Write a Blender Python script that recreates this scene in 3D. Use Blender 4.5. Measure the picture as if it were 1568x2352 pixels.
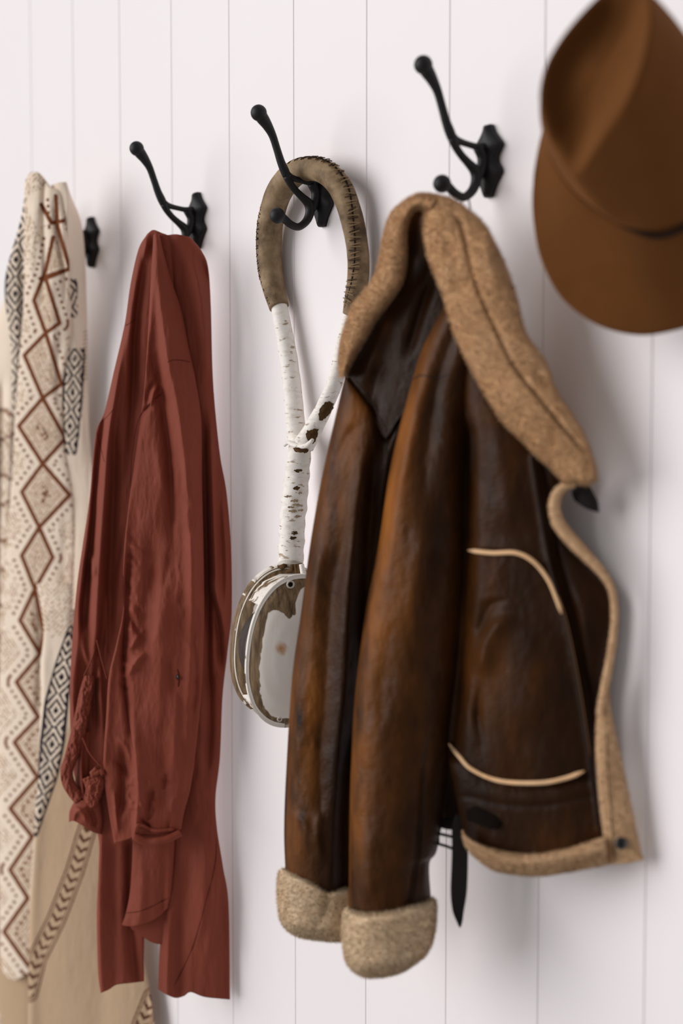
import bpy, math, random
import numpy as np
from mathutils import Vector, Matrix

# ------------------------------------------------------------------ scene reset
for o in list(bpy.data.objects):
    bpy.data.objects.remove(o, do_unlink=True)
scene = bpy.context.scene
COL = scene.collection

# ------------------------------------------------------------------ camera
W_, H_ = 1568.0, 2352.0
F_MM, SENSOR_W = 50.0, 24.0
F_PX = F_MM / SENSOR_W * W_
HORIZON_Y, VANISH_X = 982.0, -1877.0
KSC = 1.5                                                # metres: sets the size of the place
PITCH = math.atan((H_ / 2 - HORIZON_Y) / F_PX)
PSI = math.atan((W_ / 2 - VANISH_X) / F_PX * math.cos(PITCH))
D_WALL = KSC * math.cos(PSI)
CAM = np.array([0.0, -D_WALL, 1.5])
FWD_H = np.array([-math.cos(PSI), math.sin(PSI), 0.0])
RIGHT = np.array([math.sin(PSI), math.cos(PSI), 0.0])
FWD = FWD_H * math.cos(PITCH) + np.array([0, 0, -math.sin(PITCH)])
UP = np.cross(RIGHT, FWD)
cam_data = bpy.data.cameras.new('camera')
cam = bpy.data.objects.new('camera', cam_data)
COL.objects.link(cam)
cam_data.sensor_fit = 'HORIZONTAL'
cam_data.sensor_width = SENSOR_W
cam_data.lens = F_MM
cam_data.clip_start = 0.05
cam_data.dof.use_dof = True
cam_data.dof.focus_distance = 1.86
cam_data.dof.aperture_fstop = 1.9
M = Matrix(((RIGHT[0], UP[0], -FWD[0], CAM[0]),
            (RIGHT[1], UP[1], -FWD[1], CAM[1]),
            (RIGHT[2], UP[2], -FWD[2], CAM[2]), (0, 0, 0, 1)))
cam.matrix_world = M
scene.camera = cam

# ------------------------------------------------------------------ world, daylight, exposure
world = bpy.data.worlds.new('room_light')
scene.world = world
world.use_nodes = True
bg = world.node_tree.nodes['Background']
bg.inputs['Color'].default_value = (1.0, 0.98, 0.97, 1)
bg.inputs['Strength'].default_value = 0.33

# broad soft daylight from the left: a sun lamp with a very wide disc stands for the bright window side of the room
day = bpy.data.lights.new('window_daylight', 'SUN')
day.energy = 2.65
day.angle = math.radians(50)
day.color = (1.0, 0.972, 0.97)
day_o = bpy.data.objects.new('window_daylight', day); COL.objects.link(day_o)
day_o.location = (-6, -5, 3)
day_o.rotation_euler = Vector((0.54, 0.81, -0.24)).to_track_quat('-Z', 'Y').to_euler()

vs = scene.view_settings
vs.view_transform = 'Standard'
vs.look = 'None'
vs.gamma = 1.0
vs.use_curve_mapping = False
vs.exposure = -0.10

# ------------------------------------------------------------------ picking points of the place
def ray(px, py):
    """unit-depth directions through photograph points"""
    px = np.asarray(px, float); py = np.asarray(py, float)
    a = (px - W_ / 2) / F_PX; b = -(py - H_ / 2) / F_PX
    return FWD + a[..., None] * RIGHT + b[..., None] * UP
def at_off(px, py, off):
    """the point seen at px, py that stands off metres away from the wall (wall plane y = 0)"""
    d = ray(px, py)
    t = (-np.asarray(off, float) - CAM[1]) / d[..., 1]
    return CAM + t[..., None] * d
def at_x(px, py, X):
    d = ray(px, py)
    t = (X - CAM[0]) / d[..., 0]
    return CAM + t[..., None] * d
def proj(p):
    r = np.asarray(p, float) - CAM
    z = r @ FWD
    return W_ / 2 + F_PX * (r @ RIGHT) / z, H_ / 2 - F_PX * (r @ UP) / z, z

# ------------------------------------------------------------------ maths helpers
rng = np.random.default_rng(7)
def smooth_curve(pts, n, closed=False):
    """Catmull-Rom through pts (k,d), n samples uniform in chord length"""
    P = np.asarray(pts, float)
    k = len(P)
    if k == 2 and not closed:
        t = np.linspace(0, 1, n)[:, None]
        return P[0] * (1 - t) + P[1] * t
    if closed:
        Q = np.vstack([P[-1], P, P[0], P[1]]); segs = k
    else:
        Q = np.vstack([2 * P[0] - P[1], P, 2 * P[-1] - P[-2]]); segs = k - 1
    out = []
    sub = 24
    tt = np.linspace(0, 1, sub, endpoint=False)[:, None]
    for i in range(segs):
        p0, p1, p2, p3 = Q[i], Q[i + 1], Q[i + 2], Q[i + 3]
        out.append(0.5 * ((2 * p1) + (-p0 + p2) * tt + (2 * p0 - 5 * p1 + 4 * p2 - p3) * tt ** 2
                          + (-p0 + 3 * p1 - 3 * p2 + p3) * tt ** 3))
    out.append(Q[segs + 1][None] if not closed else P[0][None])
    C = np.vstack(out)
    s = np.concatenate([[0], np.cumsum(np.linalg.norm(np.diff(C[:, :min(3, C.shape[1])], axis=0), axis=1))])
    if closed:
        t = np.linspace(0, s[-1], n, endpoint=False)
    else:
        t = np.linspace(0, s[-1], n)
    return np.stack([np.interp(t, s, C[:, j]) for j in range(C.shape[1])], 1)

def _hash(ix, iy, seed):
    h = (ix.astype(np.int64) * 374761393 + iy.astype(np.int64) * 668265263 + seed * 1442695041) & 0xffffffff
    h = ((h ^ (h >> 13)) * 1274126177) & 0xffffffff
    return ((h ^ (h >> 16)) & 0xffff) / 65535.0
def vnoise(x, y, seed=0):
    x = np.asarray(x, float); y = np.asarray(y, float)
    ix = np.floor(x); iy = np.floor(y)
    fx = x - ix; fy = y - iy
    fx = fx * fx * (3 - 2 * fx); fy = fy * fy * (3 - 2 * fy)
    a = _hash(ix, iy, seed); b = _hash(ix + 1, iy, seed)
    c = _hash(ix, iy + 1, seed); d = _hash(ix + 1, iy + 1, seed)
    return (a * (1 - fx) + b * fx) * (1 - fy) + (c * (1 - fx) + d * fx) * fy
def fbm(x, y, seed=0, octaves=4):
    s = 0; a = 0.5; t = 0
    for o in range(octaves):
        s = s + a * vnoise(np.asarray(x) * 2 ** o, np.asarray(y) * 2 ** o, seed + 17 * o); t += a; a *= 0.55
    return s / t - 0.5

# ------------------------------------------------------------------ mesh helpers
def link(name, me, mat=None, parent=None):
    o = bpy.data.objects.new(name, me)
    COL.objects.link(o)
    if mat is not None:
        for m in (mat if isinstance(mat, (list, tuple)) else [mat]):
            me.materials.append(m)
    if parent is not None:
        o.parent = parent
        o.matrix_parent_inverse = parent.matrix_world.inverted()
    return o
def mesh_obj(name, V, faces, mat=None, parent=None, smooth=True, attrs=None, midx=None):
    V = np.asarray(V, float)
    me = bpy.data.meshes.new(name)
    me.from_pydata(V.tolist(), [], faces if isinstance(faces, list) else faces.tolist())
    if smooth:
        me.polygons.foreach_set('use_smooth', np.ones(len(me.polygons), bool))
    if attrs:
        for k, a in attrs.items():
            at = me.attributes.new(k, 'FLOAT', 'POINT')
            at.data.foreach_set('value', np.asarray(a, np.float32))
    if midx is not None:
        me.polygons.foreach_set('material_index', np.asarray(midx, np.int32))
    me.update()
    return link(name, me, mat, parent)
def empty(name, loc=(0, 0, 0)):
    o = bpy.data.objects.new(name, None)
    COL.objects.link(o)
    o.empty_display_size = 0.05
    o.location = [float(c) for c in loc]
    bpy.context.view_layer.update()
    return o
def tag(o, label=None, cat=None, group=None, kind=None):
    if label: o['label'] = label
    if cat: o['category'] = cat
    if group: o['group'] = group
    if kind: o['kind'] = kind
    return o
def grid_faces(m, n, off=0, flip=False, wrap=False):
    i = np.arange(m - 1)[:, None]; j = np.arange(n if wrap else n - 1)[None]
    j2 = (j + 1) % n
    a = i * n + j; b = i * n + j2; c = (i + 1) * n + j2; d = (i + 1) * n + j
    f = np.stack([a, b, c, d] if not flip else [a, d, c, b], -1).reshape(-1, 4) + off
    return f
def tube_arrays(path, rad, sides=10, cap=True, flat=1.0, flat_dir=None):
    P = np.asarray(path, float); n = len(P)
    R = np.broadcast_to(np.asarray(rad, float), (n,))
    T = np.gradient(P, axis=0); T /= np.linalg.norm(T, axis=1)[:, None] + 1e-12
    ref = np.array([0, 0, 1.0]) if abs(T[0][2]) < 0.9 else np.array([1.0, 0, 0])
    if flat_dir is not None: ref = np.asarray(flat_dir, float)
    N = ref - T[0] * (ref @ T[0]); N /= np.linalg.norm(N)
    V = []
    a = np.linspace(0, 2 * math.pi, sides, endpoint=False)
    for i in range(n):
        if flat_dir is not None: N = np.asarray(flat_dir, float)
        N = N - T[i] * (N @ T[i]); N /= np.linalg.norm(N) + 1e-12
        B = np.cross(T[i], N)
        V.append(P[i] + R[i] * (np.cos(a)[:, None] * N * flat + np.sin(a)[:, None] * B))
    V = np.vstack(V)
    F = grid_faces(n, sides, wrap=True).tolist()
    if cap:
        F.append(list(range(sides))[::-1]); F.append([(n - 1) * sides + k for k in range(sides)])
    return V, F
def tube(name, path, rad, mat, parent=None, sides=10, **kw):
    V, F = tube_arrays(path, rad, sides, **kw)
    return mesh_obj(name, V, F, mat, parent)
def join(parts):
    Vs, Fs, o = [], [], 0
    for V, F in parts:
        Vs.append(V); Fs += [[i + o for i in f] for f in F]; o += len(V)
    return np.vstack(Vs), Fs
def ball_arrays(c, r, seg=18, rings=12, scale=(1, 1, 1)):
    th = np.linspace(0, math.pi, rings + 1)[1:-1]; ph = np.linspace(0, 2 * math.pi, seg, endpoint=False)
    V = [[0, 0, 1.0]]
    for t in th:
        for p in ph: V.append([math.sin(t) * math.cos(p), math.sin(t) * math.sin(p), math.cos(t)])
    V.append([0, 0, -1.0]); V = np.array(V) * np.asarray(scale) * r + np.asarray(c)
    F = []
    for j in range(seg): F.append([0, 1 + j, 1 + (j + 1) % seg])
    for i in range(rings - 2):
        for j in range(seg):
            a = 1 + i * seg + j; b = 1 + i * seg + (j + 1) % seg
            F.append([a, a + seg, b + seg, b])
    l = len(V) - 1; s = 1 + (rings - 2) * seg
    for j in range(seg): F.append([l, s + (j + 1) % seg, s + j])
    return V, F

# ------------------------------------------------------------------ material helper
def srgb(r, g, b):
    f = lambda c: (c / 255 / 12.92) if c / 255 <= 0.04045 else ((c / 255 + 0.055) / 1.055) ** 2.4
    return (f(r), f(g), f(b), 1.0)
class Mat:
    def __init__(self, name, rough=0.6, spec=0.5):
        self.m = bpy.data.materials.new(name); self.m.use_nodes = True
        self.nt = self.m.node_tree; self.N = self.nt.nodes; self.L = self.nt.links
        self.b = self.N['Principled BSDF']
        self.b.inputs['Roughness'].default_value = rough
        self.b.inputs['Specular IOR Level'].default_value = spec
        self.tc = None
    def coord(self, kind='Object', scale=(1, 1, 1)):
        if self.tc is None: self.tc = self.N.new('ShaderNodeTexCoord')
        mp = self.N.new('ShaderNodeMapping'); mp.inputs['Scale'].default_value = scale
        self.L.new(self.tc.outputs[kind], mp.inputs[0]); return mp.outputs[0]
    def noise(self, scale, detail=4, rough=0.55, stretch=(1, 1, 1), dist=0.0):
        n = self.N.new('ShaderNodeTexNoise'); n.inputs['Scale'].default_value = scale
        n.inputs['Detail'].default_value = detail; n.inputs['Roughness'].default_value = rough
        n.inputs['Distortion'].default_value = dist
        self.L.new(self.coord('Object', stretch), n.inputs['Vector']); return n.outputs['Fac']
    def voro(self, scale, feature='F1', stretch=(1, 1, 1)):
        n = self.N.new('ShaderNodeTexVoronoi'); n.inputs['Scale'].default_value = scale; n.feature = feature
        self.L.new(self.coord('Object', stretch), n.inputs['Vector']); return n.outputs['Distance']
    def attr(self, name):
        n = self.N.new('ShaderNodeAttribute'); n.attribute_name = name; return n.outputs['Fac']
    def ramp(self, fac, stops):
        r = self.N.new('ShaderNodeValToRGB'); e = r.color_ramp.elements
        while len(e) < len(stops): e.new(0.5)
        for el, (p, c) in zip(e, stops):
            el.position = p; el.color = c if isinstance(c, tuple) else (c, c, c, 1)
        self.L.new(fac, r.inputs[0]); return r.outputs[0]
    def mix(self, fac, a, b, mode='MIX'):
        n = self.N.new('ShaderNodeMix'); n.data_type = 'RGBA'; n.blend_type = mode
        for s, v in ((n.inputs[0], fac), (n.inputs[6], a), (n.inputs[7], b)):
            if hasattr(v, 'links') or isinstance(v, bpy.types.NodeSocket): self.L.new(v, s)
            else: s.default_value = v
        return n.outputs[2]
    def math(self, op, a, b=0.5):
        n = self.N.new('ShaderNodeMath'); n.operation = op
        for s, v in ((n.inputs[0], a), (n.inputs[1], b)):
            if isinstance(v, bpy.types.NodeSocket): self.L.new(v, s)
            else: s.default_value = v
        return n.outputs[0]
    def color(self, c):
        if isinstance(c, bpy.types.NodeSocket): self.L.new(c, self.b.inputs['Base Color'])
        else: self.b.inputs['Base Color'].default_value = c
        return self
    def rough(self, r):
        self.L.new(r, self.b.inputs['Roughness']); return self
    def bump(self, h, strength=0.3, dist=0.001):
        n = self.N.new('ShaderNodeBump'); n.inputs['Strength'].default_value = strength
        n.inputs['Distance'].default_value = dist
        self.L.new(h, n.inputs['Height'])
        if self.b.inputs['Normal'].links:
            self.L.new(self.b.inputs['Normal'].links[0].from_socket, n.inputs['Normal'])
        self.L.new(n.outputs[0], self.b.inputs['Normal']); return self
    def sheen(self, w, r=0.5, tint=(1, 1, 1, 1)):
        self.b.inputs['Sheen Weight'].default_value = w; self.b.inputs['Sheen Roughness'].default_value = r
        self.b.inputs['Sheen Tint'].default_value = tint; return self
# ================================================================== the wall
paint = Mat('white_wall_paint', 0.45, 0.35)
paint.color(paint.mix(paint.noise(6, 3), srgb(240, 234, 236), srgb(244, 239, 239)))
paint.bump(paint.noise(90, 3, stretch=(1, 1, 0.15)), 0.05, 0.001)
M_PAINT = paint.m
JX = [float(at_off(x, 2230, 0)[0]) for x in (408, 535, 680, 840, 1028, 1240, 1480)]
PLANK_W = (JX[-1] - JX[0]) / 6
GROOVE, THICK = 0.002, 0.012
Z0, Z1 = 0.0, 2.6
def plank_mesh(w):
    # cross section (x, y) with eased edges at the joint; front face at y = 0
    c = 0.0011
    prof = [(0, THICK), (0, c), (c * 0.35, c * 0.35), (c, 0), (w - c, 0), (w - c * 0.35, c * 0.35), (w, c), (w, THICK)]
    V = [(x, y, Z0) for x, y in prof] + [(x, y, Z1) for x, y in prof]
    n = len(prof)
    F = [[i, (i + 1) % n, n + (i + 1) % n, n + i] for i in range(n)] + [list(range(n))[::-1], list(range(n, 2 * n))]
    me = bpy.data.meshes.new('plank'); me.from_pydata(V, [], F); me.update()
    me.materials.append(M_PAINT)
    return me
X_first = JX[0] - 14 * PLANK_W
N_PLANK = 34
bk = [(X_first - .05, THICK, Z0), (X_first + N_PLANK * PLANK_W + .05, THICK, Z0), (X_first + N_PLANK * PLANK_W + .05, THICK, Z1), (X_first - .05, THICK, Z1)]
bk += [(x, y + .03, z) for x, y, z in bk]
wall = mesh_obj('wall_back', bk, [[0, 1, 2, 3], [7, 6, 5, 4], [0, 4, 5, 1], [2, 6, 7, 3], [1, 5, 6, 2], [0, 3, 7, 4]], M_PAINT, smooth=False)
tag(wall, 'white painted wall of upright tongue-and-groove boards', kind='structure')
pm = plank_mesh(PLANK_W - GROOVE * 0.25)
for i in range(N_PLANK):
    o = bpy.data.objects.new('plank', pm); COL.objects.link(o)
    o.location = (X_first + i * PLANK_W, 0, 0); o.parent = wall

# ================================================================== coat hooks
iron = Mat('black_cast_iron', 0.55, 0.35)
iron.color(iron.mix(iron.noise(120, 3), (0.006, 0.0055, 0.006, 1), (0.013, 0.012, 0.013, 1)))
iron.bump(iron.noise(500, 3), 0.25, 0.0004)
M_IRON = iron.m
HX = [float(at_off(x, y, 0)[0]) for x, y in ((1127, 371), (744, 460), (457, 508), (214, 561))]
HZ = float(at_off(1127, 371, 0)[2])
def prof(px, py):
    p = at_x(px, py, HX[0]); return (-p[1], p[2] - HZ)      # (distance from wall, height) of a point of the hook's middle plane
mpx = float(np.linalg.norm(at_x(1050, 300, HX[0]) - CAM)) / F_PX  # metres per pixel there
UA = [(971.7, 148.8, 15), (981, 164, 14.5), (991.8, 182, 12), (1004.3, 209, 9.3), (1014.8, 245.4, 8.8), (1024.3, 279.8, 9.5), (1034, 306, 10.5),
      (1045.4, 335, 8.5), (1059, 356.3, 8), (1076, 375.5, 9), (1090, 392, 11.5), (1093, 411, 11), (1088, 431, 10), (1077, 446, 9.2), (1062.6, 453, 8.8),
      (1045.4, 445, 9), (1032, 432, 9.5), (1023, 425, 12)]
BR = [(1036, 309, 8), (1047, 321, 8), (1060.7, 327, 7), (1076, 332, 6.6), (1093.2, 336.5, 7), (1112, 337, 8)]
def pts3(lst):
    return np.array([[0, -prof(x, y)[0], prof(x, y)[1]] for x, y, r in lst]), np.array([r * 1.1 * mpx for x, y, r in lst])
def make_hook(k):
    root = empty('coat_hook', (HX[k], 0, HZ))
    if k == 0:
        P = smooth_curve(np.column_stack(pts3(UA)), 70)
        nb = int(np.argmin(np.abs(P[:, 2] - prof(1040, 320)[1]) + (np.arange(70) > 40)))
        g = {}
        g['upper_prong'] = tube_arrays(P[:nb + 1, :3], P[:nb + 1, 3], 12)
        g['lower_prong'] = tube_arrays(P[nb:, :3], P[nb:, 3], 12)
        Q = smooth_curve(np.column_stack(pts3(BR)), 24)
        g['brace'] = tube_arrays(Q[:, :3], Q[:, 3], 12)
        # web: the flat neck that joins both arms to the plate
        o1, z1 = prof(1095, 385); o2, z2 = prof(1112, 345); o3, z3 = prof(1112, 410); o4, z4 = prof(1097, 405)
        nk = smooth_curve(np.array([[0, -prof(1097, 338)[0], prof(1097, 338)[1]], [0, -prof(1107, 362)[0], prof(1107, 362)[1]], [0, -prof(1105, 388)[0], prof(1105, 388)[1]], [0, -prof(1096, 406)[0], prof(1096, 406)[1]]]), 14)
        g['neck'] = tube_arrays(nk, 12 * mpx, 12)
        kb = (np.array([0, -prof(971.7, 148.8)[0], prof(971.7, 148.8)[1]]), 20.5 * mpx)
        kl = (np.array([0, -prof(1014.8, 422)[0], prof(1014.8, 422)[1]]), 20 * mpx)
        # backplate: pointed ends, two lobes and a waist, ridged face
        half = [(-.5, .0045), (-.46, .0065), (-.36, .0105), (-.25, .0165), (-.18, .0205), (-.12, .0195), (-.03, .0145), (.05, .0145), (.15, .0195), (.21, .0215), (.27, .0175), (.38, .0095), (.46, .006), (.5, .0045)]
        Hh = 0.0815
        hp = smooth_curve(np.array(half) * [Hh, 1.0], 40)
        out = np.vstack([np.column_stack([hp[:, 1], hp[:, 0]]), np.column_stack([-hp[::-1, 1], hp[::-1, 0]])])
        rings = []
        for sc, szz, off in ((1, 1, 0.0002), (1, 1, .0055), (.9, .97, .0078), (.35, .9, .0115), (.12, .86, .012)):
            rings.append(np.column_stack([out[:, 0] * sc, np.full(len(out), -off), out[:, 1] * szz]))
        m = len(out); V = np.vstack(rings)
        F = grid_faces(len(rings), m, wrap=True).tolist() + [list(range(m))[::-1], [(len(rings) - 1) * m + q for q in range(m)]]
        g['backplate'] = (V, F)
        make_hook.meshes = {}
        for nm, (V, F) in g.items():
            me = bpy.data.meshes.new(nm); me.from_pydata(np.asarray(V).tolist(), [], F)
            me.polygons.foreach_set('use_smooth', np.ones(len(F), bool)); me.materials.append(M_IRON); make_hook.meshes[nm] = me
        for nm, (c, r) in (('knob_upper', kb), ('knob_lower', kl)):
            V, F = ball_arrays(c, r, 24, 16)
            me = bpy.data.meshes.new('knob'); me.from_pydata(V.tolist(), [], F)
            me.polygons.foreach_set('use_smooth', np.ones(len(F), bool)); me.materials.append(M_IRON); make_hook.meshes[nm] = me
    objs = {}
    for nm in ('backplate', 'neck', 'brace', 'upper_prong', 'lower_prong'):
        o = bpy.data.objects.new(nm, make_hook.meshes[nm]); COL.objects.link(o); o.parent = root; objs[nm] = o
    for nm, par in (('knob_upper', 'upper_prong'), ('knob_lower', 'lower_prong')):
        o = bpy.data.objects.new('knob', make_hook.meshes[nm]); COL.objects.link(o); o.parent = objs[par]
    return root
HOOK_LABELS = ['black iron coat hook the brown shearling jacket hangs from',
               'black iron coat hook the leather-wrapped rope loop hangs on',
               'black iron coat hook above the rust red shirt',
               'black iron coat hook behind the patterned cream blanket, mostly its backplate showing']
hooks = []
for k in range(4):
    h = make_hook(k); tag(h, HOOK_LABELS[k], 'coat hook', 'black iron coat hooks in a row on the wall'); hooks.append(h)

# ================================================================== draped cloth: patches with folds, real depth and a back
def fold_field(X, Y, folds, gain=1.0):
    d = np.zeros_like(X)
    for f in folds:
        raw = f[0]
        if any(len(p) == 3 for p in raw):
            raw = [p if len(p) == 3 else (p[0], p[1], 0.0 if k in (0, len(raw) - 1) else 1.0) for k, p in enumerate(raw)]
        pts = np.asarray(raw, float); amp = f[1] * 0.001 * gain; wl = f[2]; wr = f[3] if len(f) > 3 else f[2]
        dx = abs(pts[-1, 0] - pts[0, 0]); dy = abs(pts[-1, 1] - pts[0, 1])
        if dy >= dx: a, b, A, B = 1, 0, Y, X
        else: a, b, A, B = 0, 1, X, Y
        if pts[-1, a] < pts[0, a]: pts = pts[::-1]
        n = 60
        c = smooth_curve(pts[:, :2], n) if len(pts) > 2 else np.linspace(pts[0, :2], pts[1, :2], n)
        t = np.linspace(0, 1, n)
        if pts.shape[1] == 3:
            s0 = np.concatenate([[0], np.cumsum(np.linalg.norm(np.diff(pts[:, :2], axis=0), axis=1))]); s0 /= s0[-1]
            e = np.interp(t, s0, pts[:, 2])
        else:
            e = np.clip(np.minimum(t, 1 - t) / 0.28, 0, 1); e = e * e * (3 - 2 * e)
        order = np.argsort(c[:, a]); ca = c[order, a]; cb = c[order, b]; ce = e[order]
        xf = np.interp(A, ca, cb); sl = np.gradient(cb, ca + np.arange(n) * 1e-6)
        cosf = 1 / np.sqrt(1 + np.clip(np.interp(A, ca, sl), -2, 2) ** 2)
        s = (B - xf) * cosf
        env = np.interp(A, ca, ce, left=0 if ce[0] < .02 else ce[0], right=0 if ce[-1] < .02 else ce[-1])
        ext = np.maximum(ca[0] - A, A - ca[-1]); ext = np.clip(ext, 0, None)
        env = env * np.exp(-(ext / 25.0) ** 2)
        w = np.where(s < 0, wl, wr)
        d += amp * env * np.exp(-(np.abs(s) / w) ** 1.75)
    return d

class Patch:
    pass
def to_cam(P):
    v = CAM - P
    return v / np.linalg.norm(v, axis=-1)[..., None]

def patch(name, L, R, off, mat, parent, T=None, B=None, m=160, n=60, bulge=0.0, power=0.5, lift=0.0, folds=(), noise=None,
          back=0.004, attrs=None, fur=None, round_top=0.0, round_bot=0.0, tpow=1.0, edge_roll=0.0, min_off=0.004, sc=1.0, gain=1.0):
    """Coons patch between the outlines L and R (top to bottom) and T and B (left to right), photograph points; off(x, y) is the
    distance from the wall; bulge, lift and folds push towards the viewer; a second surface behind closes it to a solid."""
    m = int(m * sc); n = int(n * sc)
    Lc = smooth_curve(np.asarray(L, float)[:, :2], m); Rc = smooth_curve(np.asarray(R, float)[:, :2], m)
    Tc = smooth_curve(np.vstack([Lc[0], np.asarray(T, float).reshape(-1, 2), Rc[0]]) if T is not None else np.vstack([Lc[0], Rc[0]]), n)
    Bc = smooth_curve(np.vstack([Lc[-1], np.asarray(B, float).reshape(-1, 2), Rc[-1]]) if B is not None else np.vstack([Lc[-1], Rc[-1]]), n)
    u = np.linspace(0, 1, n)[None, :, None]; v = np.linspace(0, 1, m)[:, None, None]
    G = (Lc[:, None] * (1 - u) + Rc[:, None] * u + Tc[None] * (1 - v) + Bc[None] * v
         - (Lc[0] * (1 - u) * (1 - v) + Rc[0] * u * (1 - v) + Lc[-1] * (1 - u) * v + Rc[-1] * u * v))
    X, Y = G[..., 0], G[..., 1]
    base = at_off(X, Y, off(X, Y))
    U = u[..., 0]; Vv = v[..., 0]
    pr = np.clip(1 - np.abs(2 * U - 1) ** 2, 0, 1) ** power
    ends = np.ones_like(Vv)
    if round_top: ends = ends * np.sqrt(np.clip(1 - (1 - np.clip(Vv / round_top, 0, 1)) ** 2, 0, 1))
    if round_bot: ends = ends * np.sqrt(np.clip(1 - (1 - np.clip((1 - Vv) / round_bot, 0, 1)) ** 2, 0, 1))
    bl = bulge(X, Y) if callable(bulge) else bulge
    lf = lift(X, Y) if callable(lift) else lift
    disp = lf + bl * pr * ends + fold_field(X, Y, folds, gain)
    if noise:
        for (amp, lx, ly, seed) in noise:
            disp = disp + amp * 0.001 * 2 * fbm(X / lx, Y / ly, seed)
    tc = to_cam(base)
    Fr = base + tc * disp[..., None]
    Fr[..., 1] = np.minimum(Fr[..., 1], -min_off)
    bb = back(X, Y) if callable(back) else back
    edge = np.minimum(np.minimum(U, 1 - U) * (n - 1), np.minimum(Vv, 1 - Vv) * (m - 1))
    Bk = Fr - to_cam(Fr) * (bb * np.clip(pr * ends, 0.15, 1) + np.maximum(disp - lf, 0) * 0.55)[..., None] * np.clip(edge, 0, 1)[..., None]
    Bk[..., 1] = np.minimum(Bk[..., 1], -min_off * 0.6)
    VF = Fr.reshape(-1, 3); nv = len(VF)
    idx = np.arange(nv).reshape(m, n)
    inner = idx[1:-1, 1:-1].reshape(-1)
    bidx = np.arange(nv).reshape(m, n).copy(); bidx[1:-1, 1:-1] = nv + np.arange(len(inner)).reshape(m - 2, n - 2)
    V = np.vstack([VF, Bk[1:-1, 1:-1].reshape(-1, 3)])
    a, b, c, d = idx[:-1, :-1], idx[:-1, 1:], idx[1:, 1:], idx[1:, :-1]
    F1 = np.stack([a, d, c, b], -1).reshape(-1, 4)
    a, b, c, d = bidx[:-1, :-1], bidx[:-1, 1:], bidx[1:, 1:], bidx[1:, :-1]
    F2 = np.stack([a, b, c, d], -1).reshape(-1, 4)
    faces = np.vstack([F1, F2]).tolist()
    at = None
    if attrs:
        at = {}
        for k, fn in attrs.items():
            q = fn(X, Y, U + 0 * X, Vv + 0 * X)
            at[k] = np.concatenate([q.reshape(-1), q[1:-1, 1:-1].reshape(-1)])
    # normals for fur
    if fur:
        du = np.gradient(Fr, axis=1); dv = np.gradient(Fr, axis=0)
        Nn = np.cross(dv, du); Nn /= np.linalg.norm(Nn, axis=-1)[..., None] + 1e-12
        s = np.sign((Nn * tc).sum(-1)); s[s == 0] = 1; Nn *= s[..., None]
        V2, F2_, N2 = fur_fibres(Fr, Nn, **fur)
        k = len(V)
        faces += (F2_ + k).tolist()
        V = np.vstack([V, V2])
        if at: at = {q: np.concatenate([w_, np.zeros(len(V2))]) for q, w_ in at.items()}
    o = mesh_obj(name, V, faces, mat, parent, attrs=at)
    if fur: fur_normals(o, N2)
    p = Patch(); p.obj = o; p.X = X; p.Y = Y; p.P = Fr
    return p

def fur_fibres(Fr, Nn, count=20000, length=0.005, width=0.0005, spread=0.7, down=0.25, seed=1, sub=1):
    r = np.random.default_rng(seed)
    m, n = Fr.shape[:2]
    # area weighted sampling of cells
    e1 = Fr[:-1, 1:] - Fr[:-1, :-1]; e2 = Fr[1:, :-1] - Fr[:-1, :-1]
    A = np.linalg.norm(np.cross(e1, e2), axis=-1).reshape(-1)
    cell = r.choice(len(A), count, p=A / A.sum())
    i, j = cell // (n - 1), cell % (n - 1)
    fu, fv = r.random(count)[:, None], r.random(count)[:, None]
    P = Fr[i, j] * (1 - fu) * (1 - fv) + Fr[i, j + 1] * fu * (1 - fv) + Fr[i + 1, j] * (1 - fu) * fv + Fr[i + 1, j + 1] * fu * fv
    N = Nn[i, j]
    # clumped lean direction: slow random field plus fine jitter
    jit = r.normal(size=(count, 3)) * spread * 0.8
    cl = np.stack([fbm(i / 9.0, j / 7.0, seed + 3, 2), fbm(i / 9.0, j / 7.0, seed + 5, 2), fbm(i / 9.0, j / 7.0, seed + 9, 2)], 1) * spread * 0.22
    Dn = N + jit + cl + np.array([0, 0, -down])
    Dn /= np.linalg.norm(Dn, axis=1)[:, None]
    ln = length * (0.55 + 0.75 * r.random(count))[:, None]
    side = np.cross(Dn, r.normal(size=(count, 3))); side /= np.linalg.norm(side, axis=1)[:, None]
    a = P - side * width * .5 - N * .0005; b = P + side * width * .5 - N * .0005
    t = P + Dn * ln
    V = np.stack([a, b, t], 1).reshape(-1, 3)
    F = np.arange(count * 3).reshape(-1, 3)
    Nj = N + 0.42 * r.normal(size=(count, 3)); Nj /= np.linalg.norm(Nj, axis=1)[:, None]
    return V, F, np.repeat(Nj, 3, 0)
def fur_normals(o, N2):
    """fibres shade with the normal of the pelt they grow from"""
    me = o.data; nv = len(me.vertices)
    N = np.empty(nv * 3, np.float32); me.vertex_normals.foreach_get('vector', N); N = N.reshape(-1, 3)
    N[nv - len(N2):] = N2
    me.normals_split_custom_set_from_vertices(N.tolist())

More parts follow.
